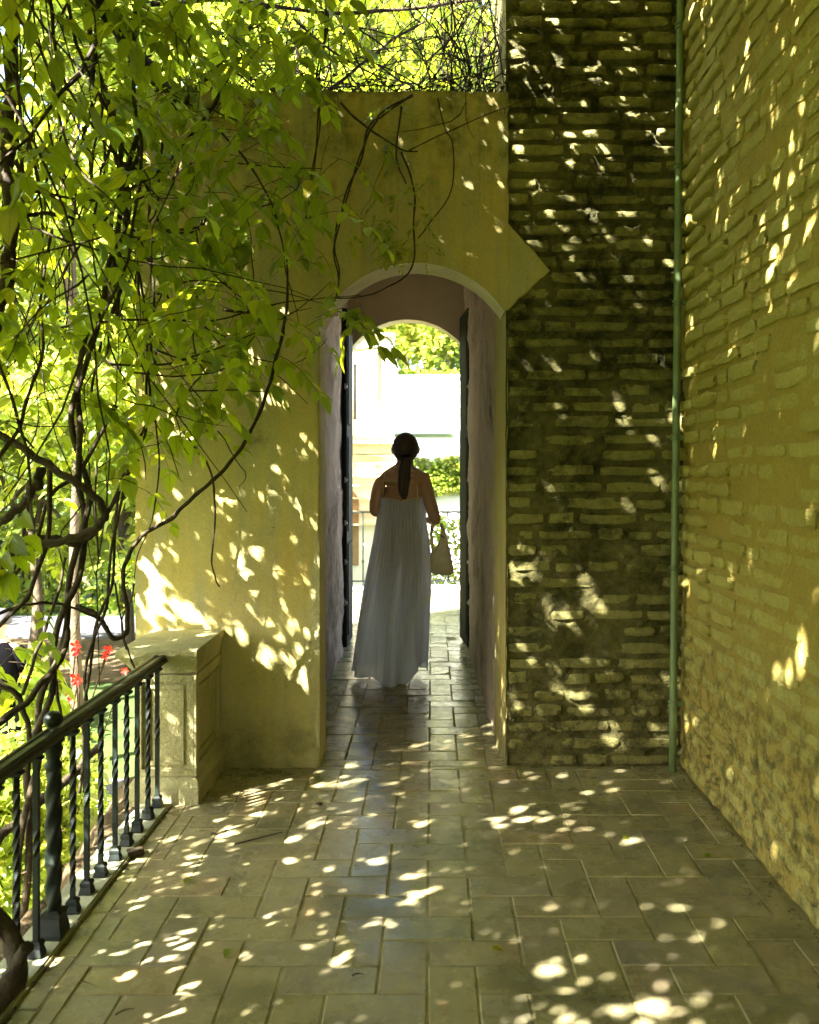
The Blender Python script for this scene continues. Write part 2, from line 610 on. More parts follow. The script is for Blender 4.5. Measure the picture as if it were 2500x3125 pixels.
def lay(parent, x0, x1, y0, y1, ox=-0.0116, oy=3.139, ztop=0.0):
    global ntile
    n = 0
    for i in range(-60, 60):
        for k in range(-40, 60):
            bx, by = ox + (i + 2 * k) * W, oy + (-i + 2 * k) * W
            for (px, py, wx, wy) in ((bx, by, 2 * W, W), (bx, by - 2 * W, W, 2 * W)):
                ax, bx2 = max(px, x0), min(px + wx, x1)
                ay, by2 = max(py, y0), min(py + wy, y1)
                sx, sy = bx2 - ax, by2 - ay
                if sx < .022 or sy < .022:
                    continue
                horiz = wx > wy
                if abs(sx - wx) < 1e-4 and abs(sy - wy) < 1e-4:
                    me = random.choice(full_tiles)
                    rot = 0 if horiz else PI / 2
                else:
                    me = tile_mesh(sx, sy, random.random()); rot = 0
                o = bpy.data.objects.new('tile', me)
                col.objects.link(o)
                o.parent = parent
                o.location = (ax + sx / 2, ay + sy / 2, ztop + random.uniform(-.0018, .0018))
                o.rotation_euler = (random.uniform(-.005, .005), random.uniform(-.005, .005),
                                    rot + random.choice((0, PI)) + random.uniform(-.004, .004))
                n += 1
    return n


def slab(name, x0, x1, y0, y1):
    nx, ny = max(2, int((x1 - x0) / .06)), max(2, int((y1 - y0) / .06))
    V, T = face_grid((x0, y0, -.0022), (x1 - x0, 0, 0), (0, y1 - y0, 0), (0, 0, 1), nx, ny, lambda u, v: fbm(u, v, 9, 3) * .0012)
    me = arr_mesh(name, V, T, M['grout'])
    o = link(name, me)
    return tag(o, kind='structure')


floor = slab('floor', -1.115, 1.26, -3.6, 4.40)
n1 = lay(floor, -1.05, 1.205, 1.30, 4.31)
# the narrow border row along the railing
y = 1.0
while y < 3.84:
    L = random.uniform(.255, .285)
    me = tile_mesh(.062, L, random.random())
    o = bpy.data.objects.new('tile', me); col.objects.link(o); o.parent = floor
    o.location = (-1.083, y + L / 2, 0)
    y += L + .002
# what lies behind the camera is one joined stretch of the same tiles
mb = MB()
for i in range(-60, 60):
    for k in range(-40, 40):
        bx, by = -0.0116 + (i + 2 * k) * W, 3.139 + (-i + 2 * k) * W
        for (px, py, wx, wy) in ((bx, by, 2 * W, W), (bx, by - 2 * W, W, 2 * W)):
            ax, bx2 = max(px, -1.05), min(px + wx, 1.205)
            ay, by2 = max(py, -3.5), min(py + wy, 1.30)
            if bx2 - ax > .02 and by2 - ay > .02:
                mb.box(ax + .0035, bx2 - .0035, ay + .0035, by2 - .0035, -.02, random.uniform(-.001, .001))
tag(mb.build('near_tiles', M['tile'], floor), kind='stuff')
pfloor = slab('passage_floor', -.76, .40, 4.41, 7.70)
n2 = lay(pfloor, -.745, .385, 4.312, 7.70)
tfloor = slab('terrace_floor', -1.44, 2.4, 7.71, 10.72)
n3 = lay(tfloor, -1.05, 1.05, 7.702, 10.62)
mb = MB()
for sx0, sx1 in ((-1.42, -1.12), (1.052, 2.35)):
    for i in range(int((sx1 - sx0) / .28)):
        for k in range(20):
            mb.box(sx0 + i * .28 + .004, sx0 + i * .28 + .276, 7.72 + k * .14 + .004, 7.72 + k * .14 + .136, -.02, random.uniform(-.001, .001))
tag(mb.build('outer_tiles', M['tile'], tfloor), kind='stuff')
print('tiles', n1, n2, n3)

# solid ground the terrace stands on, with its ragged ledge outside the railing
mb = MB().box(-1.119, 4.0, -3.6, 4.6, GZ, -.03).box(-1.44, 4.0, 4.6, 7.7, GZ, -.03).box(-1.44, 4.0, 7.7, 10.78, GZ, -.03)
tag(mb.build('terrace_base', M['stone']), kind='structure')
mb = MB()
y = -2.0
while y < 3.79:
    L = random.uniform(.55, .8)
    y2 = min(y + L, 3.80)
    mb.box(-1.262 + random.uniform(-.004, .004), -1.122 + random.uniform(-.002, .002), y + .003, y2 - .003, -.25, .013 + random.uniform(-.002, .002))
    y = y2
kerb = mb.build('kerb', M['kerbstone'], bevel=.006); tag(kerb, kind='structure')
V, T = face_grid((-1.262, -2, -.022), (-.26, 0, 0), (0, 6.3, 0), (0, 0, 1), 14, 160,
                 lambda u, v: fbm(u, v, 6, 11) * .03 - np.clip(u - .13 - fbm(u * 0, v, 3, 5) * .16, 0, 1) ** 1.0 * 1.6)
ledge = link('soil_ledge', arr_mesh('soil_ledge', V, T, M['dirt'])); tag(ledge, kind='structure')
mb = MB().box(-1.50, -1.264, -2, 4.29, GZ, -.42)
tag(mb.build('terrace_plinth', M['stone']), kind='structure')

# ------------------------------------------------------------------ bricks
def brick_mesh(seed, mat, rough=1.0):
    """unit brick: x 0..1, z 0..1, face towards -y at y = -1, back at 0"""
    r = np.random.default_rng(seed)
    nx, nz = 4, 2
    xs = np.array([0, .16, .5, .84, 1.0]); zs = np.array([0, .5, 1.0])
    vs, fs = [], []
    for j in range(3):
        for i in range(5):
            ex, ez = i in (0, 4), j in (0, 2)
            x = xs[i] + r.uniform(-.03, .03) * rough
            z = zs[j] + r.uniform(-.10, .10) * rough
            y = -1 + r.uniform(-.22, .22) * rough
            if ex: x += (.03 if i == 0 else -.03) * r.random(); y += .22
            if ez: y += .18; z += (.05 if j == 0 else -.05) * r.random()
            if ex and ez: x += .02 if i == 0 else -.02; y += .12
            vs.append((x, y, z))
    for j in range(2):
        for i in range(4):
            a = j * 5 + i
            fs.append((a, a + 1, a + 6, a + 5))
    ring = [0, 1, 2, 3, 4, 9, 14, 13, 12, 11, 10, 5]
    base = len(vs)
    for q in ring:
        x, _, z = vs[q]
        vs.append((x * 1.0, 0.6, z))
    for q in range(12):
        p = (q + 1) % 12
        fs.append((ring[q], base + q, base + p, ring[p]))
    me = bpy.data.meshes.new('brick')
    me.from_pydata(vs, [], fs)
    me.polygons.foreach_set('use_smooth', [True] * len(fs))
    bm = bmesh.new(); bm.from_mesh(me)
    bmesh.ops.recalc_face_normals(bm, faces=bm.faces)
    bm.to_mesh(me); bm.free()
    me.materials.append(mat)
    return me


def lay_bricks(parent, variants, width, z1, place, course, bh, proud, limit, seed, joint=.022, skip=.06):
    """place(u, z) gives world position and z rotation; the first `limit` by priority are parts, the rest joined"""
    r = random.Random(seed)
    todo = []
    ncourse = int(z1 / course)
    for c in range(ncourse):
        u = -r.uniform(0, .2)
        z = c * course + .012
        while u < width:
            L = r.choice((.27, .28, .29, .13, .26, .14)) + r.uniform(-.012, .012)
            a, b = max(u, .004), min(u + L, width - .004)
            if b - a > .035 and r.random() > skip:
                todo.append((a, z + r.uniform(-.004, .004), b - a, bh * r.uniform(.82, 1.15), proud(a, z) * r.uniform(.35, 1.5), r.randrange(len(variants)), r.uniform(-.012, .012)))
            u += L + joint * r.uniform(.7, 1.5)
    return todo


def put_bricks(parent, variants, todo, place, key, limit=300):
    todo = sorted(todo, key=key)
    rest = MB()
    for n, (u, z, L, h, p, v, tilt) in enumerate(todo):
        loc, rz = place(u, z)
        if n < limit:
            o = bpy.data.objects.new('brick', variants[v])
            col.objects.link(o); o.parent = parent
            o.location = loc; o.rotation_euler = (0, tilt, rz); o.scale = (L, p, h)
        else:
            m = Matrix.Translation(loc) @ Matrix.Rotation(rz, 4, 'Z') @ Matrix.Rotation(tilt, 4, 'Y') @ Matrix.Diagonal((L, p, h, 1))
            me = variants[v]
            rest.add([m @ vv.co for vv in me.vertices], [tuple(pp.vertices) for pp in me.polygons], True)
    if rest.v:
        tag(rest.build('far_bricks', variants[0].materials[0], parent), kind='stuff')
    return min(limit, len(todo))


def proj_size(p):
    """rough size in the picture of something at world point p (0 when outside the frame)"""
    if p[1] < .3: return 0
    X = CX + p[0] / p[1] * F; Y = CY - (p[2] - EYE) / p[1] * F
    if X < -60 or X > 2560 or Y < -60 or Y > 3185: return 0
    return 1.0 / p[1]


# front brick pier, facing the camera
PX0, PX1 = .366, 1.235
pier = tag(empty('brick_wall'), 'dark mould stained brick wall facing the viewer, right of the arched doorway', 'wall', 'old brick walls of the terrace')
V, T = face_grid((PX0 - .006, 4.318, -.03), (PX1 - PX0 + .03, 0, 0), (0, 0, 4.9), (0, -1, 0), 72, 400,
                 lambda u, v: fbm(u, v * 1.5, 5, 21, 5) * .030 + fbm(u, v * 2, 24, 31, 3) * .012)
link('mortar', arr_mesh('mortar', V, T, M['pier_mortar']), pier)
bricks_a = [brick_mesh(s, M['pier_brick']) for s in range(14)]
place_a = lambda u, z: (Vector((PX0 + u, 4.318, z)), 0)
todo = lay_bricks(pier, bricks_a, PX1 - PX0, 4.8, place_a, .078, .046, lambda u, z: .014 + .010 * (fbm(np.array(u), np.array(z), 1.3, 77, 2) + .3), 300, 5)
na = put_bricks(pier, bricks_a, todo, place_a, key=lambda t: (t[1] > 3.85, t[1]))
mb = MB().box(PX0 + .05, 4.0, 4.36, 7.70, -.02, 3.27).box(PX0 + .05, 4.0, 4.36, 4.76, 3.271, 4.9)
mb.build('core', M['passage_plain'], pier)
# rendered corner of the pier inside the arch
def ret(u, v): return fbm(u, v, 7, 41, 4) * .010
V, T = face_grid((.366, 4.305, -.02), (-.030, .46, 0), (0, 0, 4.9), (-1, -.06, 0), 22, 180, lambda u, v: fbm(u, v, 6, 43, 4) * .007)
link('rendered_corner', arr_mesh('rendered_corner', V, T, M['plaster']), pier)

# side brick wall on the right, running towards the camera
side = tag(empty('side_brick_wall'), 'sunlit ochre washed brick wall running along the right edge of the terrace', 'wall', 'old brick walls of the terrace')
SX = 1.222
def side_h(u, v):
    near = np.clip((u - .0) / .5, 0, 1)
    return fbm(u, v, 3, 51, 5) * (.026 - .013 * near) + fbm(u, v * 1.6, 17, 57, 3) * .009 + fbm(u, v, 60, 58, 2) * .003
V, T = face_grid((SX, 4.34, -.03), (0, -8, 0), (0, 0, 4.9), (-1, 0, 0), 360, 230, side_h)
link('mortar', arr_mesh('mortar', V, T, M['side_mortar']), side)
bricks_b = [brick_mesh(100 + s, M['side_brick'], 1.2) for s in range(14)]
place_b = lambda u, z: (Vector((SX, 4.32 - u, z)), -PI / 2)
todo = lay_bricks(side, bricks_b, 6.3, 4.8, place_b, .078, .052, lambda u, z: .0095 + (.009 if u < .45 else .0) + .010 * float(fbm(np.array(u), np.array(z), 1.1, 87, 2)), 300, 6, skip=.12)
def side_key(t):
    p = (SX, 4.32 - t[0] - t[2] / 2, t[1]); s = proj_size(p)
    return -s
put_bricks(side, bricks_b, todo, place_b, key=side_key)
mb = MB().box(SX + .06, 4.0, -4.0, 4.34, GZ, 4.9)
mb.build('core', M['passage_plain'], side)

# ------------------------------------------------------------------ the arched passage
passage = tag(empty('arched_passage'), 'ochre plastered wall with an arched doorway and the dim passage behind it', 'passage')
def arc(cx, cz, r, xa, xb, n=28):
    a0 = math.acos((xa - cx) / r); a1 = math.acos((xb - cx) / r)
    return [(cx + r * math.cos(a0 + (a1 - a0) * i / n), cz + r * math.sin(a0 + (a1 - a0) * i / n)) for i in range(n + 1)]


A1 = arc(-.08, 1.936, .513, .352, -.545)
def rag(p, q, n, s):
    out = []
    for i in range(1, n):
        t = i / n
        out.append((p[0] + (q[0] - p[0]) * t + random.uniform(-s, s), p[1] + (q[1] - p[1]) * t + random.uniform(-s, s)))
    return out
outline = [(-1.438, GZ), (-1.438, 3.28)] + rag((-1.438, 3.28), (.371, 3.28), 30, .006) + [(.371, 3.28)] + rag((.371, 3.28), (.371, 2.641), 16, .004) + \
          [(.371, 2.641)] + rag((.371, 2.641), (.573, 2.412), 9, .004) + [(.573, 2.412)] + rag((.573, 2.412), (.352, 2.203), 9, .004) + A1 + \
          rag((-.545, 2.144), (-.545, 0), 22, .0035) + [(-.545, -.02), (-.545, GZ)]
mb = MB().prism(outline, 4.287, 4.54)
fw = mb.build('front_wall', M['plaster'], passage)
fw.data.materials.append(M['soffit'])
for p in fw.data.polygons:
    if abs(p.normal.y) < .2 and p.center.z > -.02 and -.56 < p.center.x < .36 and p.center.z < 2.5:
        p.material_index = 1
bm = bmesh.new(); bm.from_mesh(fw.data)
es = [e for e in bm.edges if e.is_manifold and e.calc_face_angle(0) > .8 and abs(e.verts[0].co.y - 4.287) < .001 and abs(e.verts[1].co.y - 4.287) < .001]
bmesh.ops.bevel(bm, geom=es, offset=.006, segments=2, affect='EDGES', clamp_overlap=True)
bm.to_mesh(fw.data); bm.free()
# broken plaster beside the door jamb shows the rubble under it
pts = []
zs = [1.10, 1.06, .98, .90, .80, .70, .60, .52, .44, .36, .28, .20, .10]
ws = [.002, .015, .030, .042, .030, .036, .022, .034, .040, .026, .014, .020, .004]
mb = MB()
for i in range(len(zs) - 1):
    a, b = ws[i], ws[i + 1]
    for sgn in (0,):
        mb.add([(-.547 - a, 4.2835, zs[i]), (-.5435, 4.2835, zs[i]), (-.5435, 4.2835, zs[i + 1]), (-.547 - b, 4.2835, zs[i + 1]),
                (-.547 - a, 4.2880, zs[i]), (-.5435, 4.2880, zs[i]), (-.5435, 4.2880, zs[i + 1]), (-.547 - b, 4.2880, zs[i + 1])],
               [(0, 1, 2, 3), (0, 3, 7, 4), (4, 5, 1, 0), (3, 2, 6, 7), (1, 5, 6, 2)])
mb.build('broken_plaster', M['stone'], passage)
# masses and inner walls
mb = MB().box(-1.438, -.735, 4.541, 7.70, GZ, 3.12).box(-1.438, .42, 4.541, 7.70, 3.121, 3.275)
mb.build('roof_slab', M['passage_plain'], passage)
V, T = face_grid((-.715, 4.541, -.03), (0, 2.96, 0), (0, 0, 3.15), (1, 0, 0), 120, 126,
                 lambda u, v: fbm(u, v, 5, 61, 5) * .024 + fbm(u, v, 30, 62, 3) * .006 + np.where(v > 1.28 + .05 * np.sin(u * 3), 0, .012))
link('side_wall', arr_mesh('left_wall', V, T, M['passage']), passage)
V, T = face_grid((.348, 4.76, -.03), (-.072, 2.75, 0), (0, 0, 3.15), (-1, -.02, 0), 120, 126,
                 lambda u, v: fbm(u, v, 5, 71, 5) * .020 + fbm(u, v, 30, 72, 3) * .006)
link('side_wall', arr_mesh('right_wall', V, T, M['passage']), passage)
A2 = arc(-.203, 2.119, .595, .261, -.69)
mb = MB().prism([(-.72, -.02), (-.72, 3.12), (.41, 3.12), (.41, -.02), (.261, -.02)] + A2 + [(-.69, -.02)], 7.50, 7.70)
ew = mb.build('end_wall', M['passage_plain'], passage)
ew.data.materials.append(M['soffit'])
for p in ew.data.polygons:
    if abs(p.normal.y) < .2 and -.70 < p.center.x < .27 and p.center.z < 3: p.material_index = 1
for sx, xa, xb in ((-1, -.672, -.668), (1, .282, .236)):
    mb = MB()
    t = .04
    xn, xf = (xa, xb)
    o_ = t * sx
    vs = []
    for z in (.035, 2.72):
        vs += [(xn, 7.0, z), (xn + o_, 7.0, z), (xf + o_, 7.47, z), (xf, 7.47, z)]
    mb.add(vs, [(0, 1, 2, 3), (7, 6, 5, 4), (0, 4, 5, 1), (1, 5, 6, 2), (2, 6, 7, 3), (3, 7, 4, 0)])
    d = mb.build('door', M['door'], passage)
    mb = MB()
    for z0, z1 in ((.12, .85), (.95, 1.7), (1.8, 2.62)):
        x_ = xn - .010 * sx
        mb.add([(x_, 7.05, z0), (x_ + .008 * sx, 7.05, z0), (x_ + .008 * sx, 7.05, z1), (x_, 7.05, z1),
                (x_, 7.40, z0), (x_ + .008 * sx, 7.40, z0), (x_ + .008 * sx, 7.40, z1), (x_, 7.40, z1)],
               [(0, 1, 2, 3), (4, 7, 6, 5), (0, 3, 7, 4), (0, 4, 5, 1), (3, 2, 6, 7), (1, 5, 6, 2)])
    mb.build('panel', M['door'], d)
    for z in (.39, .71, 1.02, 1.36, 2.1):
        m2 = MB().tube([(xn + sx * .012, 6.993, z - .022), (xn + sx * .012, 6.993, z + .022)], .006, 8)
        m2.box(xn - .004 * sx if sx > 0 else xn - .002, xn + .026 if sx > 0 else xn + .004, 6.985, 6.999, z - .01, z + .01)
        m2.build('hinge', M['steel'], d)

# ------------------------------------------------------------------ stone pedestal at the end of the railing
ped = tag(anchor('stone_pedestal', (-1.17, 4.04, 0)), 'weathered stone pedestal with recessed panels where the iron railing ends', 'pedestal')
mb = MB()
def rect(x0, x1, y0, y1, z): return [(x0, y0, z), (x1, y0, z), (x1, y1, z), (x0, y1, z)]
mb.box(-1.285, -1.035, 3.850, 4.284, -.30, .56)
mb.build('core', M['stone'], ped, .004)
def frame(name, face, x0, x1, z0, z1, w, dep, off):
    """four moulding strips standing proud of a face: 'f' faces -y, 'r' faces +x"""
    m_ = MB()
    for (a0, a1, b0, b1) in ((x0, x1, z1 - w, z1), (x0, x1, z0, z0 + w), (x0, x0 + w, z0 + w, z1 - w), (x1 - w, x1, z0 + w, z1 - w)):
        if face == 'f': m_.box(a0, a1, off - dep, off + .004, b0, b1)
        else: m_.box(off - .004, off + dep, a0, a1, b0, b1)
    m_.build(name, M['stone'], ped, .003)
frame('panel_moulding', 'f', -1.285, -1.030, .115, .555, .030, .020, 3.850)
frame('panel_moulding', 'f', -1.240, -1.075, .160, .510, .018, .010, 3.850)
frame('panel_moulding', 'r', 3.832, 4.283, .115, .555, .045, .016, -1.035)
frame('panel_moulding', 'r', 3.90, 4.215, .180, .490, .026, .008, -1.035)
mb = MB()
mb.rings([rect(-1.31, -1.005, 3.812, 4.2845, -.01), rect(-1.31, -1.005, 3.812, 4.2845, .075), rect(-1.295, -1.015, 3.825, 4.2845, .100), rect(-1.285, -1.028, 3.835, 4.2845, .114)], smooth=False)
mb.build('plinth', M['stone'], ped, .003)
prof = [(.556, .0), (.565, .012), (.580, .014), (.590, .022), (.612, .030), (.632, .046), (.640, .052), (.643, .060), (.667, .062), (.672, .056)]
mb = MB()
mb.rings([rect(-1.290 - d, -1.028 + d * .35, 3.846 - d, 4.2845, z) for z, d in prof], smooth=False)
cap = mb.build('cap', M['stone'], ped)
bm = bmesh.new(); bm.from_mesh(cap.data)
bmesh.ops.subdivide_edges(bm, edges=[e for e in bm.edges if e.calc_length() > .1], cuts=9, use_grid_fill=True)
for v in bm.verts:
    n_ = float(fbm(np.array(v.co.x + v.co.z * 2), np.array(v.co.y + v.co.z), 14, 91, 3))
    if v.co.y < 4.27: v.co += Vector((n_ * .008, n_ * .010, n_ * .006 if v.co.z > .6 else 0))
bm.to_mesh(cap.data); bm.free()

# ------------------------------------------------------------------ iron railing
rail = tag(anchor('iron_railing', (-1.165, 2.6, 0)), 'dark green iron railing with twisted balusters along the left edge of the terrace', 'railing', 'iron railings')
RX = -1.165
RZ = .648
prof_r = [(-.028, -.030), (-.028, -.020), (-.022, -.014), (-.022, -.008), (-.027, -.002), (-.020, .004), (-.010, .004), (-.006, 0), (.006, 0), (.010, .004), (.020, .004),
          (.027, -.002), (.022, -.008), (.022, -.014), (.028, -.020), (.028, -.030)]
mb = MB()
mb.rings([[(RX + px, yy, RZ + pz) for px, pz in prof_r] for yy in [.3 + 3.56 * i / 14 for i in range(15)]], smooth=False)
mb.build('handrail', M['iron_rail'], rail, 0)


def baluster(kind, seed=0):
    """local, foot at z = .013"""
    r = random.Random(seed)
    mb = MB()
    s = .0084
    # foot block and collar
    mb.rings([rect(-.021, .021, -.021, .021, .013), rect(-.021, .021, -.021, .021, .020), rect(-.016, .016, -.016, .016, .040), rect(-.018, .018, -.018, .018, .043),
              rect(-.018, .018, -.018, .018, .053), rect(-.012, .012, -.012, .012, .060)], smooth=False)
    rings = []
    z0, z1 = .058, .590
    ta, tb = (.06, .94) if kind == 1 else (.46, .62)
    turns = 2.6 if kind == 1 else .5
    n = 76
    for i in range(n + 1):
        t = i / n
        z = z0 + (z1 - z0) * t
        a = max(0, min(1, (t - ta) / (tb - ta))) * turns * 2 * PI + PI / 4
        k = s * (1.0 if kind != 1 else .94 + .10 * math.sin(t * 7 + seed))
        rings.append([(k * math.cos(a + q * PI / 2) * 1.35, k * math.sin(a + q * PI / 2) * 1.35, z) for q in range(4)])
    mb.rings(rings, smooth=False)
    mb.rings([rect(-.011, .011, -.011, .011, .586), rect(-.018, .018, -.018, .018, .592), rect(-.018, .018, -.018, .018, .599), rect(-.013, .013, -.013, .013, .603),
              rect(-.020, .020, -.020, .020, .610), rect(-.020, .020, -.020, .020, .6175)], smooth=False)
    return mb.mesh('baluster', M['iron'])


bal = [baluster(0), baluster(1, 1), baluster(0), baluster(1, 3)]
k = 0
for i in range(26):
    yy = 3.76 - .128 * i
    if i in (8, 18): continue
    o = link('baluster', bal[k % 4]); o.parent = rail
    o.location = Vector((RX + random.uniform(-.003, .003), yy + (.0), 0)) - rail.location
    o.rotation_euler = (0, 0, random.uniform(-.1, .1))
    k += 1
for yy in (2.724, 1.45):
    mb = MB()
    n = 60
    mb.rings([rect(-.036, .036, -.036, .036, .013), rect(-.036, .036, -.036, .036, .028), rect(-.028, .028, -.028, .028, .075), rect(-.032, .032, -.032, .032, .078),
              rect(-.032, .032, -.032, .032, .088), rect(-.020, .020, -.020, .020, .096)], smooth=False)
    rings = []
    for i in range(n + 1):
        t = i / n
        z = .09 + .44 * t
        a = t * 2 * PI * 1.55
        kk = .0205 * (1 + .12 * math.sin(PI * t))
        ring = []
        for q in range(16):
            b = 2 * PI * q / 16
            rr = kk * (1 + .16 * math.cos(3 * b))
            ring.append((rr * math.cos(a + b), rr * math.sin(a + b), z))
        rings.append(ring)
    mb.rings(rings)
    mb.lathe([(.018, .52), (.026, .53), (.026, .54), (.019, .55), (.024, .575), (.030, .585), (.024, .600), (.030, .612), (.030, .6175)])
    nw = mb.build('newel', M['iron'], None); nw.parent = rail
    nw.location = Vector((RX, yy, 0)) - rail.location
    b_ = MB().lathe([(.001, -.028)] + [(.029 * math.cos(a), .026 * math.sin(a)) for a in [(-80 + 160 * q / 12) * PI / 180 for q in range(13)]] + [(.001, .0265)], (0, 0, .678), 20)
    o = b_.build('ball', M['iron'], nw)

# ------------------------------------------------------------------ downpipe
dp = tag(anchor('downpipe', (1.16, 4.22, 0)), 'green painted downpipe in the corner between the two brick walls', 'downpipe')
pz = lambda z: 1.152 + .0105 * z
mb = MB().tube([(pz(z), 4.235, z) for z in [-.02 + 4.9 * i / 20 for i in range(21)]], .0180, 20)
mb.build('pipe', M['pipe'], dp)
for z in (.325, .97, 1.60, 2.24, 2.90, 3.57, 4.2):
    mb = MB().tube([(pz(z), 4.235, z - .016), (pz(z), 4.235, z - .014), (pz(z), 4.235, z - .006), (pz(z), 4.235, z - .004)], [.018, .0245, .0245, .018], 20)
    mb.tube([(pz(z), 4.235, z + .004), (pz(z), 4.235, z + .006), (pz(z), 4.235, z + .014), (pz(z), 4.235, z + .016)], [.018, .0245, .0245, .018], 20)
    mb.box(pz(z) + .02, SX + .0, 4.228, 4.242, z - .012, z + .012)
    mb.build('clamp', M['pipe'], dp)

# ------------------------------------------------------------------ beyond the passage
fr = tag(anchor('iron_railing', (-.3, 10.68, 0)), 'thin dark iron railing at the far end of the sunlit terrace beyond the passage', 'railing', 'iron railings')
mb = MB().box(-1.44, 2.4, 10.665, 10.690, .915, .935); mb.build('handrail', M['iron'], fr)
mb = MB().box(-1.44, 2.4, 10.670, 10.688, .082, .100); mb.build('bottom_rail', M['iron'], fr)
for i in range(0, 4):
    x = -.83 + 1.02 * i
    if x > 2.4: continue
    pts = [(x, 10.679, z) for z in (0.03, .1, .3, .33, .36, .5, .7, .915)]
    mb = MB().tube(pts, [.011, .009, .009, .016, .009, .009, .009, .009], 8)
    mb.build('post', M['iron'], fr)
for x, s in ((.053, 1), (-.40, -1), (.7, 1)):
    pts = [(x + s * (.075 - .004 * q) * math.cos(q * .52), 10.679, .015 + .075 + (.075 - .004 * q) * math.sin(q * .52)) for q in range(16)]
    MB().tube(pts, .007, 6).build('scroll', M['iron'], fr)
mb = MB().box(-1.44, 2.4, 10.62, 10.80, -.03, .028)
tag(mb.build('terrace_kerb', M['whitewash']), kind='structure')

XZ = lambda X, Y, d: ((X - CX) / F * d, EYE - (Y - CY) / F * d)
villa = tag(anchor('villa', (-4, 20, GZ)), 'sunlit cream villa with pilasters and ochre cornices seen through the doorway', 'building')
D = 20.0
def vb(name, X0, X1, Y0, Y1, dy, mat, back=.3, left=None):
    a, z1 = XZ(X0, Y0, D); b, z0 = XZ(X1, Y1, D)
    if left is not None: a = left
    return MB().box(a, b, D - dy, D + back, z0, z1).build(name, M[mat], villa)
MB().box(-4, -.875, 20.3, 26, GZ, 4.15).build('wall', M['villa'], villa)
vb('pilaster', 1117, 1150, 1076, 1305, .02, 'villa')
vb('pilaster', 1040, 1075, 1076, 1305, .02, 'villa')
vb('pilaster_capital', 1113, 1152, 1068, 1076, .05, 'villa_trim')
mb = MB().lathe([(.15, 0), (.15, .06), (.175, .07), (.175, .12), (.135, .16), (.13, 1.3), (.12, 1.42), (.15, 1.47), (.16, 1.5), (.16, 1.56)], (-1.02, 20.16, 2.85), 20)
mb.build('column', M['villa'], villa)
vb('column_plinth', 1161, 1200, 1243, 1330, .12, 'villa')
vb('base_moulding', 1159, 1202, 1238, 1243, .15, 'villa_trim')
vb('entablature', 1000, 1203, 1030, 1060, .10, 'villa', left=-4)
vb('cornice', 1000, 1206, 1020, 1030, .25, 'villa_trim', left=-4)
vb('cornice', 1000, 1204, 1331, 1337, .30, 'villa_trim', left=-4)
vb('cornice', 1000, 1203, 1337, 1354, .22, 'villa', left=-4)
vb('frieze', 1000, 1200, 1354, 1385, .04, 'villa_trim', left=-4)
for yy in (1388, 1413, 1453, 1480, 1520, 1560, 1600):
    vb('stone_course', 1000, 1200, yy, yy + 3, .02, 'villa_trim', left=-4)
vb('window', 1066, 1085, 1107, 1278, -.26, 'glass_dark', left=-2.2)
fx0, fz1 = XZ(1060, 1490, D); fx1, fz0 = XZ(1092, 1729, D)
mb = MB().prism([(fx0 - .5, fz0)] + [(fx1 - .35 + .35 * math.cos(a), fz1 - .35 + .35 * math.sin(a)) for a in [PI - PI * q / 12 for q in range(13)]] + [(fx1, fz0)], 20.24, 20.31)
mb.build('door', M['wood'], villa)
a, z = XZ(1154, 1425, D)
lan = tag(anchor('wall_lantern', (a, 20.2, z)), 'small ochre lantern on the cream villa wall left of the head', 'lantern')
MB().box(a - .008, a + .008, 20.17, 20.30, z + .17, z + .185).build('bracket', M['iron'], lan)
MB().lathe([(.01, .16), (.06, .12), (.065, .11), (.05, -.06), (.02, -.10), (.005, -.13)], (a, 20.16, z), 6, False).build('lamp_body', M['villa_trim'], lan)

gw = tag(anchor('garden_wall', (3, 22, GZ)), 'tall blank whitewashed wall in full sun right of the villa', 'wall')
MB().box(-.86, 12, 22.0, 22.35, GZ, 3.72).build('wall', M['whitewash'], gw)
MB().box(-.87, 12.1, 21.94, 22.41, 3.72, 3.78).build('coping', M['whitewash'], gw)
lw = tag(anchor('garden_wall', (3, 18, GZ)), 'lower whitewashed wall with ivy, in front of the tall white wall', 'wall')
MB().box(-.765, 10, 18.0, 18.3, GZ, 2.10).build('wall', M['whitewash'], lw)
MB().box(-.765, .45, 17.96, 18.34, 2.10, 2.16).build('coping', M['pipe'], lw)


# ------------------------------------------------------------------ people
M['skin'] = simple('skin', (.42, .24, .16), .5, .08, 30, .1, .001, .4)
M['hair'] = simple('dark_hair', (.030, .018, .011), .5, .5, 90, .5, .002, .4)
M['black_cloth'] = simple('black_cloth', (.0018, .0018, .0022), .95, .2, 40, .3, .002, .03)
M['beige_cloth'] = simple('beige_cloth', (.62, .54, .38), .85, .1, 60, .3, .002, .2)
M['sandal'] = simple('sandal', (.12, .07, .04), .6, .2, 40, .2, .002, .3)


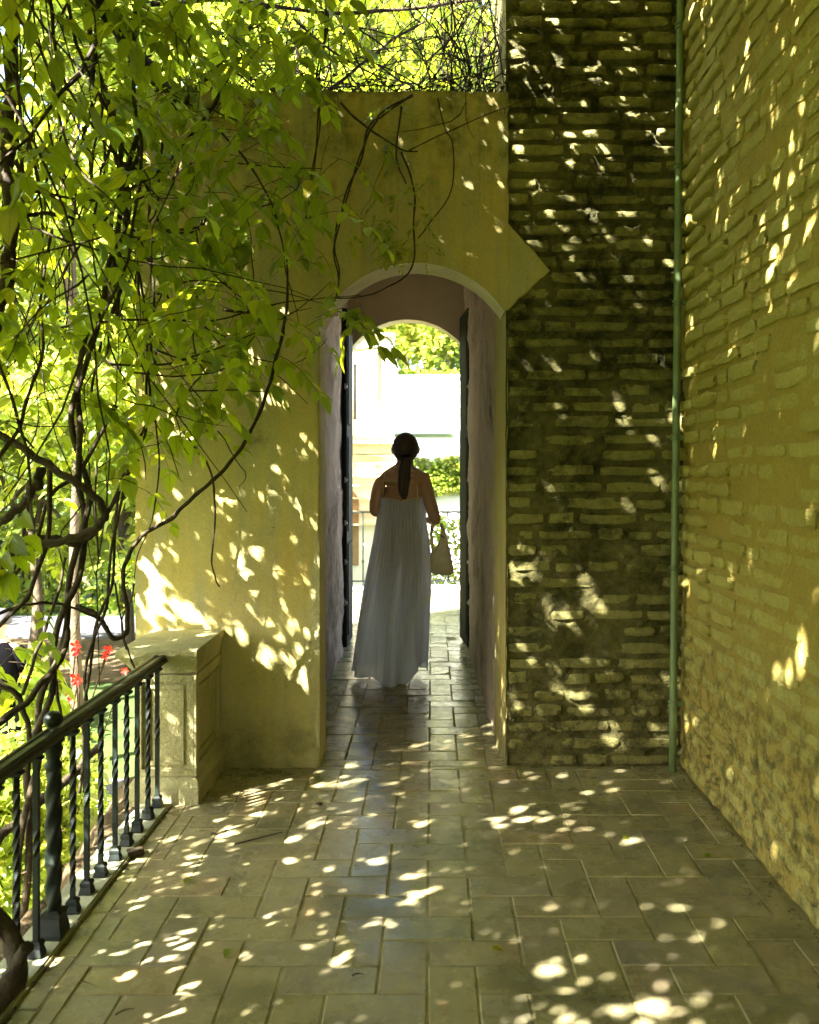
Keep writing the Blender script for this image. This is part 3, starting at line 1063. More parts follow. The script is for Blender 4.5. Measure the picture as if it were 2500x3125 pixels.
def sheer_mat():
    m, nt = mat_new('sheer_dress')
    k = N(nt)
    co = k.coords()
    w = k.noise(k.coords(scale=(1, 1, .15)), 60, 4)
    c = k.ramp(w, [(.3, (.62, .65, .76)), (.7, (.74, .77, .88))])
    p = k.n('ShaderNodeBsdfPrincipled'); k.l(c, p.inputs['Base Color'])
    p.inputs['Roughness'].default_value = .8
    k.l(k.bump(k.noise(co, 240, 2), .2, .001), p.inputs['Normal'])
    t = k.n('ShaderNodeBsdfTranslucent'); t.inputs['Color'].default_value = (.80, .84, .95, 1)
    mx = k.n('ShaderNodeMixShader'); mx.inputs[0].default_value = .58
    k.l(p.outputs[0], mx.inputs[1]); k.l(t.outputs[0], mx.inputs[2])
    tr = k.n('ShaderNodeBsdfTransparent'); tr.inputs[0].default_value = (.9, .9, .92, 1)
    m2 = k.n('ShaderNodeMixShader'); m2.inputs[0].default_value = .05
    k.l(mx.outputs[0], m2.inputs[1]); k.l(tr.outputs[0], m2.inputs[2])
    o = k.n('ShaderNodeOutputMaterial'); k.l(m2.outputs[0], o.inputs[0])
    return m


M['sheer'] = sheer_mat()


def skin_body(name, chains, mat, parent, root=0, sub=2):
    """chains: lists of (key, (x, y, z), radius); a key met again joins there"""
    keys, vs, rad, es = {}, [], [], []
    for ch in chains:
        prev = None
        for it in ch:
            if isinstance(it, str):
                idx = keys[it]
            else:
                key, p, r = it
                if key in keys and key is not None: idx = keys[key]
                else:
                    idx = len(vs); vs.append(p)
                    rad.append(r if hasattr(r, '__len__') else (r, r))
                    if key: keys[key] = idx
            if prev is not None: es.append((prev, idx))
            prev = idx
    me = bpy.data.meshes.new(name)
    me.from_pydata(vs, es, [])
    o = link(name, me, parent)
    sk = o.modifiers.new('skin', 'SKIN')
    sk.use_smooth_shade = True
    sv = me.skin_vertices[0].data if me.skin_vertices else None
    if sv is None:
        bm = bmesh.new(); bm.from_mesh(me); bm.verts.layers.skin.verify(); bm.to_mesh(me); bm.free()
        sv = me.skin_vertices[0].data
    for i, r in enumerate(rad):
        sv[i].radius = r
        sv[i].use_root = (i == root)
    s = o.modifiers.new('sub', 'SUBSURF'); s.levels = sub; s.render_levels = sub
    dg = bpy.context.evaluated_depsgraph_get()
    dg.update()
    ev = bpy.data.meshes.new_from_object(o.evaluated_get(dg))
    o.modifiers.clear()
    o.data = ev
    ev.name = name
    ev.materials.clear(); ev.materials.append(mat)
    ev.polygons.foreach_set('use_smooth', [True] * len(ev.polygons))
    return o


def hand(key, wrist, d, up, L=.17):
    """palm and five bent fingers growing from a wrist joint; d = pointing direction, up = back of the hand"""
    d = Vector(d).normalized(); up = (Vector(up) - d * Vector(up).dot(d)).normalized(); s = d.cross(up)
    w = Vector(wrist)
    palm = w + d * .055
    ch = [[key, (key + 'p', tuple(palm), (.026, .018))]]
    for i, (off, ln) in enumerate(((-.030, .062), (-.011, .074), (.010, .070), (.029, .054))):
        b = palm + d * .034 + s * off
        m_ = b + d * ln * .5 - up * .006
        t = m_ + d * ln * .40 - up * ln * .34
        ch.append([key + 'p', (None, tuple(b), .0105), (None, tuple(m_), .0088), (None, tuple(t), .0070)])
    b = w + d * .028 - s * .028
    ch.append([key + 'p', (None, tuple(b - d * .0), .012), (None, tuple(b + d * .030 - s * .020 - up * .01), .010), (None, tuple(b + d * .056 - s * .024 - up * .02), .008)])
    return ch


WY = 6.12
woman = tag(anchor('person', (-.22, WY, 0)), 'woman seen from behind in a long sheer grey dress walking through the passage', 'person')
cx_ = -.212
ch = [
    [('pel', (-.215, WY, .92), (.135, .10)), ('waist', (-.212, WY + .005, 1.06), (.135, .095)), ('rib', (-.208, WY, 1.20), (.150, .085)), ('chest', (-.205, WY, 1.325), (.158, .085)),
     ('clav', (-.200, WY + .005, 1.405), (.105, .068)), ('neck', (-.188, WY + .012, 1.465), (.050, .052)), ('jaw', (-.183, WY + .022, 1.535), (.056, .068)), ('skull', (-.182, WY + .012, 1.60), (.069, .082)), ('crown', (-.182, WY + .008, 1.655), (.048, .058))],
    # left arm, elbow out and forearm forward
    ['clav', ('shL', (-.345, WY, 1.375), .062), ('armL', (-.378, WY - .005, 1.27), .052), ('elL', (-.396, WY - .02, 1.145), .043), ('foL', (-.345, WY + .11, 1.15), .036), ('wrL', (-.285, WY + .22, 1.17), .020)],
    ['clav', ('shR', (-.060, WY, 1.375), .062), ('armR', (-.025, WY - .01, 1.25), .052), ('elR', (.028, WY - .03, 1.095), .043), ('foR', (.010, WY + .10, 1.08), .036), ('wrR', (-.045, WY + .21, 1.085), .020)],
    ['pel', ('hipL', (-.30, WY, .86), .088), ('knL', (-.315, WY + .10, .47), .056), ('anL', (-.315, WY + .20, .10), .033), ('ftL', (-.32, WY + .24, .035), .032), ('toL', (-.33, WY + .36, .030), .026)],
    ['pel', ('hipR', (-.13, WY, .86), .088), ('knR', (-.165, WY - .01, .46), .056), ('anR', (-.225, WY + .02, .10), .036), ('ftR', (-.225, WY + .05, .040), .034), ('toR', (-.225, WY + .18, .024), .028)],
]
ch += hand('wrL', (-.285, WY + .22, 1.17), (.7, .7, .1), (0, -.2, 1))
ch += hand('wrR', (-.045, WY + .21, 1.085), (-.7, .6, .1), (0, -.2, 1))
skin_body('body', ch, M['skin'], woman, 0)
# face, on the side away from the camera
mb = MB().lathe([(.001, -.02), (.012, -.012), (.016, 0), (.010, .016), (.001, .03)], (-.182, WY + .104, 1.578), 10)
for sx in (-.03, .03):
    mb.lathe([(.001, -.011), (.010, -.005), (.010, .005), (.001, .011)], (-.182 + sx, WY + .088, 1.605), 10)
mb.lathe([(.001, -.006), (.022, -.003), (.022, .003), (.001, .006)], (-.182, WY + .082, 1.535), 12)
mb.build('face', M['skin'], woman)
for sx in (-1, 1):
    MB().lathe([(.001, -.028), (.010, -.02), (.016, 0), (.016, .014), (.008, .026), (.001, .03)], (-.182 + sx * .084, WY + .012, 1.578), 10).build('ear', M['skin'], woman)
# hair: a cap combed back into a low knot and a long ponytail
V_, T_ = [], []
nu, nv = 40, 26
for j in range(nv + 1):
    th = PI * (j / nv) * .90
    for i in range(nu):
        ph = 2 * PI * i / nu
        fr_ = .5 + .5 * math.sin(ph)                       # 1 in front
        tt = th * (1 - .50 * fr_ * (j / nv))
        rx, ry, rz_ = .0905, .104, .108
        comb = 1 + .012 * math.sin(ph * 19 + j * .4) * (j / nv)
        low = 1
        V_.append((-.182 + rx * math.sin(tt) * math.cos(ph) * comb * low, WY + .006 + ry * math.sin(tt) * math.sin(ph) * comb * low, 1.594 + rz_ * math.cos(tt)))
for j in range(nv):
    for i in range(nu):
        a, b = j * nu + i, j * nu + (i + 1) % nu
        T_ += [(a, a + nu, b + nu), (a, b + nu, b)]
hair = link('hair', arr_mesh('hair', V_, T_, M['hair']), woman)
mb = MB()
cen = [(-.180, WY - .088, 1.555), (-.178, WY - .112, 1.53), (-.180, WY - .118, 1.49), (-.186, WY - .113, 1.44), (-.188, WY - .112, 1.38), (-.192, WY - .114, 1.32), (-.190, WY - .118, 1.27), (-.186, WY - .12, 1.235)]
rr = [.030, .024, .028, .032, .034, .030, .022, .005]
cc = catmull(cen, 5); r2 = np.interp(np.linspace(0, 1, len(cc)), np.linspace(0, 1, len(rr)), rr)
rings = []
for q, (c_, r_) in enumerate(zip(cc, r2)):
    rings.append([(c_.x + r_ * 1.15 * math.cos(a) * (1 + .12 * math.sin(a * 9 + q * .1)), c_.y + r_ * .62 * math.sin(a) * (1 + .12 * math.sin(a * 9 + q * .1)), c_.z) for a in [2 * PI * i / 36 for i in range(36)]])
mb.rings(rings)
for q in range(46):
    a = random.uniform(0, 2 * PI); h_ = random.uniform(1.50, 1.66); k_ = math.sqrt(max(.05, 1 - ((h_ - 1.594) / .108) ** 2)); s__ = random.choice((-1, 1))
    mb.tube([(-.182 + .0905 * k_ * math.cos(a), WY + .006 + .104 * k_ * math.sin(a), h_), (-.182 + .099 * k_ * math.cos(a), WY + .006 + .112 * k_ * math.sin(a), h_ - .018), (-.182 + .100 * k_ * math.cos(a + .12 * s__), WY + .006 + .11 * k_ * math.sin(a + .12 * s__), h_ - .05)], [.0009, .0007, .0004], 3)
for q in range(14):
    a = random.uniform(0, 2 * PI)
    mb.tube([(-.182 + .088 * math.cos(a), WY - .02, 1.52 + random.uniform(-.02, .03)), (-.182 + .098 * math.cos(a), WY - .03, 1.50), (-.182 + .092 * math.cos(a), WY - .035, 1.475)], [.002, .0015, .0008], 4)
pt = mb.build('ponytail', M['hair'], hair)
MB().tube([(-.180 + .026 * math.cos(a), WY - .108 + .018 * math.sin(a), 1.535) for a in [2 * PI * i / 14 for i in range(15)]], .006, 6).build('hair_tie', M['black_cloth'], hair)

# long dress, gathered at the top edge and widening to an uneven hem
tab = [(1.262, -.368, -.050, .118), (1.11, -.378, -.041, .130), (.974, -.400, -.020, .135), (.817, -.430, -.008, .155), (.607, -.474, -.012, .19), (.397, -.508, -.030, .22), (.188, -.536, -.040, .25), (.0, -.556, -.050, .27)]
tz = np.array([t[0] for t in tab][::-1]); tl = np.array([t[1] for t in tab][::-1]); tr_ = np.array([t[2] for t in tab][::-1]); td = np.array([t[3] for t in tab][::-1])
nth, nzz = 220, 70
ang = np.arange(nth) / nth * 2 * PI
def hem(a):
    x = -.303 + .253 * math.cos(a)
    if math.sin(a) < 0:                                   # back of the dress, towards the camera
        h = float(np.interp(x, [-.56, -.43, -.34, -.30, -.165, -.145, -.05], [.066, .058, .020, .006, .006, .085, .120]))
    else:
        h = .05
    return h + .005 * math.sin(a * 9)
Vd = []
for j in range(nzz + 1):
    t = j / nzz
    for a in ang:
        top = 1.248 + .012 * math.cos(2 * a) - .012 * math.exp(-((a - 1.5 * PI) / .08) ** 2)
        z = top + (hem(a) - top) * t
        xl, xr, dp_ = np.interp(z, tz, tl), np.interp(z, tz, tr_), np.interp(z, tz, td)
        g = (1 - t)
        fold = .0045 * math.sin(a * 46 + 2 * math.sin(z * 3)) * (.35 + g * .9) + (.004 + .030 * t ** 1.6) * math.sin(a * 8 + 1.3 * math.sin(z * 2.2) + 1.1) + .016 * t * math.sin(a * 13 + z * 4 + .6) + .012 * math.sin(a * 5 + 3 * math.sin(z * 1.7)) * t ** .6
        rx, ry = (xr - xl) / 2, dp_
        c, s = math.cos(a), math.sin(a)
        fx_ = fold * (.35 if abs(c) > .8 else 1)
        yoff = .03 * t * (1 if s < 0 else 1)
        Vd.append(((xl + xr) / 2 + (rx + fx_) * c, WY + yoff * 1.0 + (ry + fold) * s, z))
ii = np.arange((nzz + 1) * nth).reshape(nzz + 1, nth)
a_, b_ = ii[:-1].ravel(), np.roll(ii, -1, 1)[:-1].ravel(); c_, d_ = np.roll(ii, -1, 1)[1:].ravel(), ii[1:].ravel()
dress = link('dress', arr_mesh('dress', np.array(Vd), np.concatenate([np.stack([a_, b_, c_], 1), np.stack([a_, c_, d_], 1)]), M['sheer']), woman)
hp = [Vector(Vd[nzz * nth + i]) for i in range(0, nth, 2)]
MB().tube(hp + [hp[0]], .0035, 5).build('hem', M['sheer'], dress)
hp = [Vector(Vd[i]) for i in range(0, nth, 2)]
MB().tube(hp + [hp[0]], .005, 5).build('top_band', M['beige_cloth'], dress)
for x0, x1 in ((-.325, -.315), (-.095, -.085)):
    MB().tube(catmull([(x0, WY - .112, 1.24), (x0 - .004, WY - .104, 1.31), (x0, WY - .060, 1.40), (x1, WY, 1.425), (x1, WY + .07, 1.37), (x1, WY + .10, 1.25)], 4), .003, 6).build('strap', M['beige_cloth'], dress)
# crocheted collar lying over the shoulders
mb = MB()
L_ = 40
for row in range(4):
    for i in range(L_):
        a = 2 * PI * i / L_
        rx, ry = .075 + .024 * row, .070 + .014 * row
        z = 1.452 - .014 * row - .008 * row * row * .6
        c_ = (-.198 + rx * 1.05 * math.cos(a), WY + ry * math.sin(a), z)
        rg = [(c_[0] + .009 * math.cos(b), c_[1] + .009 * math.sin(b) * .8, c_[2] + .006 * math.sin(b * 1.0 + a)) for b in [2 * PI * q / 7 for q in range(8)]]
        mb.tube(rg, .0022, 4)
tag(mb.build('lace_collar', M['beige_cloth'], woman))
for ax, ay in ((-.225, WY + .08), (-.325, WY + .28)):
    MB().rings([[(ax + sx * .042 * w_, ay + yy, z) for sx, yy, w_ in ((-1, -.08, .7), (-1, .06, 1), (-.6, .16, 1), (.6, .16, 1), (1, .06, 1), (1, -.08, .7))] for z in (.0, .012)], smooth=False).build('sandal', M['sandal'], woman)

# shoulder bag on the right forearm: a thing the woman holds
bag = tag(anchor('handbag', (.075, WY, .72)), 'slouchy beige handbag hanging from the right forearm of the woman', 'bag')
C2 = lambda x, y: ((x - 901) / 954, (1879 - y) / 954)
sect = [(1196, 915, 1030, .030), (1184, 893, 1044, .055), (1140, 888, 1044, .066), (1100, 884, 1034, .064), (1070, 886, 1030, .060), (1035, 905, 1022, .054), (1005, 932, 1014, .046), (970, 952, 1006, .038), (935, 962, 998, .028), (900, 962, 984, .020), (865, 950, 968, .014)]
mb = MB()
rings = []
for y_, xa, xb, d_ in sect:
    x0, z = C2(xa, y_); x1, _ = C2(xb, y_)
    rings.append([((x0 + x1) / 2 + (x1 - x0) / 2 * math.copysign(abs(math.cos(a)) ** .6, math.cos(a)), WY + .0 + d_ * math.sin(a), z) for a in [2 * PI * q / 24 for q in range(24)]])
mb.rings(rings)
mb.build('pouch', M['beige_cloth'], bag)
mb = MB()
rp = [C2(1005, 1090), C2(1008, 1040), C2(1000, 990), C2(988, 930), C2(974, 880), C2(960, 855), C2(940, 850)]
mb.rings([[(x + (-.024 + .004 * q if k_ in (0, 3) else .014 - .001 * q), WY + (-.03 + .004 * q if k_ < 2 else .03 - .004 * q) * 1.0, z) for k_ in range(4)] for q, (x, z) in enumerate(rp)], smooth=False)
mb.build('side', M['beige_cloth'], bag)
mb = MB()
lp = [C2(915, 1090), C2(905, 1030), C2(898, 960), C2(895, 920), C2(905, 880), C2(925, 855), C2(940, 848)]
mb.rings([[(x + (-.010 if k_ in (0, 3) else .012), WY + (-.02 if k_ < 2 else .02), z) for k_ in range(4)] for x, z in lp], smooth=False)
mb.build('strap', M['beige_cloth'], bag)
MB().tube([(*C2(888, 885)[:1], WY - .06, C2(888, 885)[1]), (C2(920, 905)[0], WY - .063, C2(920, 905)[1]), (C2(985, 950)[0], WY - .055, C2(985, 950)[1])], .004, 6).build('cord', M['sandal'], bag)

# a visitor down in the garden, mostly behind leaves
vis = tag(anchor('person', (-3.34, 7.4, GZ)), 'visitor in a black top standing in the garden behind leaves at the left edge', 'person')
vx, vy, vz = -3.62, 7.4, GZ + .04
B = lambda x, y, z: (vx + x, vy + y, vz + z)
ch = [[('pel', B(0, 0, .92), (.15, .11)), ('rib', B(0, 0, 1.16), (.145, .10)), ('chest', B(0, 0, 1.32), (.15, .10)), ('clav', B(0, 0, 1.42), (.09, .07)), ('nk', B(0, .0, 1.49), .05), ('jw', B(0, -.02, 1.55), (.06, .07)), ('sk', B(0, -.01, 1.62), (.075, .085)), ('cr', B(0, 0, 1.67), .055)],
      ['clav', ('sr', B(.17, 0, 1.38), .055), ('er', B(.22, .02, 1.12), .040), ('fr', B(.30, -.13, 1.14), .034), ('wrR', B(.37, -.22, 1.18), .022)],
      ['clav', ('sl', B(-.17, 0, 1.38), .055), ('el', B(-.22, .02, 1.12), .040), ('fl', B(-.2, -.1, 1.0), .034), ('wrL', B(-.18, -.18, .92), .022)],
      ['pel', ('h1', B(-.09, 0, .84), .09), ('k1', B(-.10, 0, .47), .06), ('a1', B(-.10, .02, .10), .04), ('t1', B(-.10, -.12, .03), .035)],
      ['pel', ('h2', B(.09, 0, .84), .09), ('k2', B(.10, 0, .47), .06), ('a2', B(.10, .02, .10), .04), ('t2', B(.10, -.12, .03), .035)]]
ch += hand('wrR', B(.37, -.22, 1.18), (.6, -.6, .2), (0, 0, 1)) + hand('wrL', B(-.18, -.18, .92), (.1, -.3, -1), (-1, 0, 0))
skin_body('body', ch, M['skin'], vis, 0)
mb = MB()
rings = []
for z, rx, ry in ((.78, .175, .125), (.95, .178, .13), (1.15, .172, .125), (1.32, .185, .125), (1.42, .16, .105), (1.465, .085, .075)):
    rings.append([B(rx * math.cos(a), ry * math.sin(a), z) for a in [2 * PI * q / 24 for q in range(24)]])
mb.rings(rings, cap=False)
for s_ in (-1, 1):
    mb.tube([B(s_ * .14, 0, 1.40), B(s_ * .19, 0, 1.34), B(s_ * .215, .01, 1.22)], [.062, .066, .062], 12)
mb.build('shirt', M['black_cloth'], vis)
mb = MB().tube([B(-.09, 0, .90), B(-.10, 0, .47), B(-.10, .01, .10)], [.115, .085, .07], 12).tube([B(.09, 0, .90), B(.10, 0, .47), B(.10, .01, .10)], [.115, .085, .07], 12)
mb.build('trousers', M['black_cloth'], vis)
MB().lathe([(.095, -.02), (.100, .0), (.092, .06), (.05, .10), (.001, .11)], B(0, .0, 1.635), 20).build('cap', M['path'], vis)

# ------------------------------------------------------------------ leaves
def leaf_template(kind):
    if kind == 'near':
        t = np.array([0, .14, .34, .58, .80, 1.0]); w = np.array([0, .19, .265, .235, .125, 0])
    elif kind == 'mid':
        t = np.array([0, .3, .68, 1.0]); w = np.array([0, .25, .20, 0])
    else:
        t = np.array([0, .42, 1.0]); w = np.array([0, .27, 0])
    n = len(t)
    mid = np.stack([np.zeros(n), t, -.16 * t ** 2], 1)
    L = np.stack([-w[1:-1], t[1:-1] - .02, .22 * w[1:-1] - .16 * t[1:-1] ** 2], 1)
    R = L * [-1, 1, 1]
    V = np.concatenate([mid, L, R])
    m = n - 2
    T = []
    for side, base in ((0, n), (1, n + m)):
        def tri(a, b, c): T.append((a, b, c) if side else (a, c, b))
        tri(0, base, 1)
        for i in range(m - 1):
            tri(1 + i, base + i, base + i + 1); tri(1 + i, base + i + 1, 2 + i)
        tri(m, base + m - 1, m + 1)
    uv = np.stack([V[:, 0] / .56 + .5, V[:, 1]], 1)
    if kind == 'far':                                   # one folded kite: two triangles
        V = np.array([[0, 0, 0], [-.27, .42, .05], [.27, .42, .05], [0, 1, -.15]])
        T = [(0, 2, 3), (0, 3, 1)]
        uv = np.array([[.5, 0], [0, .4], [1, .4], [.5, 1]])
    return V, np.array(T), uv


TPL = {k_: leaf_template(k_) for k_ in ('near', 'mid', 'far')}


def norm(a): return a / np.maximum(np.linalg.norm(a, axis=1, keepdims=True), 1e-9)


def leaves(P, A, Nn, S, kind, width=1.0):
    """P base points, A tip directions, Nn upper side, S lengths -> V, T, uv, rnd"""
    tv, tt, tu = TPL[kind]
    A = norm(A); X = norm(np.cross(A, Nn)); Z = np.cross(X, A)
    W_ = S * width * rng.uniform(.85, 1.15, len(S))
    V = P[:, None, :] + tv[None, :, 0, None] * X[:, None, :] * W_[:, None, None] + tv[None, :, 1, None] * A[:, None, :] * S[:, None, None] + tv[None, :, 2, None] * Z[:, None, :] * S[:, None, None]
    k_ = len(tv)
    T = tt[None] + (np.arange(len(P)) * k_)[:, None, None]
    return V.reshape(-1, 3), T.reshape(-1, 3), np.tile(tu, (len(P), 1)), np.repeat(rng.random(len(P)), k_)


def join(parts):
    V, T, U, R = [], [], [], []
    n = 0
    for v, t, u, r in parts:
        V.append(v); T.append(t + n); U.append(u); R.append(r); n += len(v)
    return np.concatenate(V), np.concatenate(T), np.concatenate(U), np.concatenate(R)


def random_leaves(P, size, kind, droop=.35, flat=1.1):
    n = len(P)
    az = rng.uniform(0, 2 * PI, n)
    A = np.stack([np.cos(az), np.sin(az), -droop + rng.normal(0, .45, n)], 1)
    Nn = np.stack([rng.normal(0, .6, n), rng.normal(0, .6, n), np.full(n, flat)], 1)
    S = size * rng.uniform(.55, 1.4, n)
    return leaves(P, A, Nn, S, kind, 1.15)


def sprays(P, D, L, size, pairs=4, droop=.5):
    """pinnate leaves: rachis from P along D (length L) with paired leaflets; returns per-leaflet arrays"""
    n = len(P)
    D = norm(D)
    up = np.tile([0, 0, 1.0], (n, 1)) + rng.normal(0, .25, (n, 3))
    S_ = norm(np.cross(D, up)); U_ = np.cross(S_, D)
    pp, aa, nn, ss, ra = [], [], [], [], []
    sag = lambda t: np.outer(np.full(n, 1.0), [0, 0, -1]) * (t * t * droop * L * .9)[:, None] if hasattr(t, '__len__') else np.array([0, 0, -1.0]) * (t * t * droop) * L[:, None] * .9
    for q in range(pairs):
        t = .28 + .66 * q / max(1, pairs - 1)
        c = P + D * (t * L)[:, None] + sag(t)
        for s in (-1, 1):
            pp.append(c)
            aa.append(S_ * s * .85 + D * .55 + np.array([0, 0, -.35 - .3 * t]) + rng.normal(0, .16, (n, 3)))
            nn.append(U_ + rng.normal(0, .25, (n, 3)) + np.array([0, 0, .3]))
            ss.append(size * (1.0 - .25 * abs(t - .55)) * rng.uniform(.78, 1.12, n))
    pp.append(P + D * L[:, None] + sag(1.0)); aa.append(D + np.array([0, 0, -.8]) + rng.normal(0, .15, (n, 3))); nn.append(U_ + rng.normal(0, .2, (n, 3))); ss.append(size * rng.uniform(.9, 1.25, n))
    return np.concatenate(pp), np.concatenate(aa), np.concatenate(nn), np.concatenate(ss)


# ------------------------------------------------------------------ garden trees and shrubs
def blob_points(n, lobes):
    """points near the surface of several ellipsoidal leaf clumps"""
    w = np.array([l[3] ** 2 for l in lobes]); w = w / w.sum()
    idx = rng.choice(len(lobes), n, p=w)
    L = np.array(lobes, float)[idx]
    d = norm(rng.normal(size=(n, 3)))
    r = (rng.random(n) ** .45) * (1 + .10 * rng.normal(size=n))
    return L[:, :3] + d * (L[:, 3] * r)[:, None] * [1, 1, .8]


def tree(name, base, top, rad, nleaf, size, label, group, mat='garden_leaf', lobes=14, trunk_r=.09, lean=(0, 0), bark_='trunk_dark', crown_lo=.35, kind='far'):
    t = tag(anchor(name, base), label, 'tree', group)
    bx, by, bz = base
    H = top - bz
    pts = catmull([(bx + lean[0] * q + random.uniform(-.06, .06) * H * .3, by + lean[1] * q, bz + H * .8 * q) for q in (0, .25, .5, .75, 1)], 4)
    MB().tube(pts, [trunk_r * (1 - .8 * i / (len(pts) - 1)) * (1.25 if i == 0 else 1) for i in range(len(pts))], 9, .08).build('trunk', M[bark_], t)
    lb = []
    for i in range(lobes):
        a, h = random.uniform(0, 2 * PI), random.uniform(crown_lo, 1)
        f = math.sin(PI * min(1, (h - crown_lo) / (1 - crown_lo) * .8 + .18)) * rad * random.uniform(.35, .85)
        lb.append((bx + lean[0] * h + f * math.cos(a), by + lean[1] * h + f * math.sin(a), bz + H * h, rad * random.uniform(.22, .42)))
    for q in range(min(5, lobes)):
        s = pts[int(len(pts) * random.uniform(.45, .8))]
        e = Vector(lb[q][:3])
        MB().tube(catmull([s, (s + e) / 2 + Vector((random.uniform(-.2, .2), random.uniform(-.2, .2), .15)), e], 4), [trunk_r * .5 * (1 - .75 * i / 8) for i in range(9)], 6, .08).build('limb', M[bark_], t)
    P = blob_points(nleaf, lb)
    v, tt, u, r = random_leaves(P, size, kind)
    link('crown', arr_mesh('crown', v, tt, M[mat], False, u, r), t)
    t.children[-1]['kind'] = 'stuff'
    return t


GT = 'trees of the garden below the terrace'
tree('orange_tree', (-5.95, 13.2, GZ), 3.2, 2.0, 9000, .15, 'small tree with pale trunk and bright leaves, farthest left beside the pale path', GT, trunk_r=.10, crown_lo=.22)
tree('orange_tree', (-4.35, 12.6, GZ), 3.4, 1.7, 8000, .14, 'small dark trunked tree in front of the pale path, left of the pedestal', GT, trunk_r=.07, bark_='bark', crown_lo=.26)
tree('garden_tree', (-8.3, 11.0, GZ), 5.5, 2.6, 9000, .16, 'broad leafy tree beyond the vines at the left edge of the garden', GT, crown_lo=.2)
tree('garden_tree', (-6.3, 18.5, GZ), 8.0, 3.2, 11000, .22, 'tall bright green tree beyond the pale path, behind the vine stems', GT, trunk_r=.16, crown_lo=.15)
tree('garden_tree', (-9.0, 19.5, GZ), 9.5, 3.8, 11000, .22, 'big rounded tree farther back at the left behind the vines', GT, trunk_r=.2, crown_lo=.15)
tree('garden_tree', (-6.6, 22.5, GZ), 13.0, 4.5, 12000, .25, 'very tall yellow green tree rising highest over the garden', GT, trunk_r=.25, crown_lo=.3)
tree('garden_tree', (-2.9, 14.5, GZ), 9.2, 2.7, 18000, .17, 'tall slender tree whose bright crown shows over the plaster wall', GT, trunk_r=.11, crown_lo=.64)
tree('garden_tree', (1.9, 15.8, GZ), 11.5, 3.0, 20000, .19, 'tall tree right of the slender one, crown bright above the passage roof', GT, trunk_r=.12, crown_lo=.66, lean=(-1.5, 0))
tree('garden_tree', (-11.5, 15.0, GZ), 12.0, 4.2, 11000, .22, 'tall leafy tree outermost on the left of the garden', GT, trunk_r=.2, crown_lo=.2)

tree('garden_tree', (-3.5, 8.8, GZ), 7.5, 1.7, 9000, .12, 'leafy tree close behind the vine stems, left of the plaster wall', GT, trunk_r=.06, crown_lo=.40)
tree('garden_tree', (-6.0, 9.5, GZ), 8.5, 2.3, 11000, .13, 'leafy tree left of the one behind the vine stems', GT, trunk_r=.09, crown_lo=.35)
tree('garden_tree', (-1.6, 10.5, GZ + .5), 8.6, 1.9, 11000, .12, 'bright crown rising directly behind the passage roof on the left', GT, trunk_r=.08, crown_lo=.62)
GB = 'slender trees behind the white wall'
for (x, y, tp, ln, lab) in ((-.85, 24.5, 11, .1, 'pale straight trunk leftmost behind the tall white wall'), (-.55, 25.2, 11.5, .9, 'pale leaning trunk, second from the left behind the white wall'),
                            (-.10, 24.8, 12, .35, 'slim bright trunk in the middle behind the white wall'), (.05, 24.2, 10, .35, 'thin short trunk just right of the middle one behind the white wall'),
                            (.95, 26.0, 12, -.3, 'dim trunk rightmost of those behind the white wall')):
    tree('slender_tree', (x, y, GZ), tp, 2.0, 4200, .20, lab, GB, trunk_r=.075, lean=(ln, 0), crown_lo=.50, bark_='tree_bark')
for i_, (x, y) in enumerate(((-1.5, 29), (2.2, 28), (.4, 31))):
    tree('garden_tree', (x, y, GZ), 9.5, 3.2, 7000, .28, ('leafy tree far back left of the slender trunks', 'leafy tree far back right of the slender trunks', 'leafy tree farthest back between the slender trunks')[i_], 'trees far behind the white wall', trunk_r=.2, crown_lo=.25)


def leafy_box(name, x0, x1, y0, y1, z0, z1, n, size, label, cat, mat='garden_leaf', group=None, kind='mid', bulge=.12):
    P = np.stack([rng.uniform(x0, x1, n), rng.uniform(y0, y1, n), rng.uniform(z0, z1, n)], 1)
    P += np.stack([np.zeros(n), fbm(P[:, 0], P[:, 2], 2.2, 17) * bulge, fbm(P[:, 0], P[:, 1], 2, 19) * bulge * 1.5], 1)
    v, t, u, r = random_leaves(P, size, kind)
    root = tag(anchor(name, ((x0 + x1) / 2, (y0 + y1) / 2, z0)), label, cat, group)
    o = link('foliage', arr_mesh('foliage', v, t, M[mat], False, u, r), root); o['kind'] = 'stuff'
    mb = MB()
    for q in range(int((x1 - x0) * 5) + 3):
        x, y = random.uniform(x0, x1), (y0 + y1) / 2
        mb.tube([(x, y, z0), (x + random.uniform(-.1, .1), y, (z0 + z1) / 2), (x + random.uniform(-.2, .2), y, z1 - .05)], [.02, .013, .005], 5)
    link('stems', mb.mesh('stems', M['twig']), root)['kind'] = 'stuff'
    return root


leafy_box('ivy', -.42, 3.5, 17.70, 17.98, .98, 1.70, 9000, .085, 'patch of ivy covering the lower white wall right of the head', 'ivy')
leafy_box('hedge', -.03, 3.2, 11.3, 11.9, GZ, .84, 15000, .075, 'leafy hedge right behind the far iron railing', 'hedge')
leafy_box('hedge', -.9, 3.0, 22.8, 23.6, 3.0, 4.05, 9000, .12, 'golden hedge top showing over the tall white wall', 'hedge', 'pale_leaf')
leafy_box('ivy', -2.15, -1.45, 12.0, 12.5, GZ, 2.2, 6000, .10, 'dark climbing greenery standing left of the plaster wall corner', 'ivy')
leafy_box('hedge', -14, -2.4, 18.0, 19.0, GZ, 1.2, 16000, .17, 'long green hedge beyond the pale path', 'hedge')


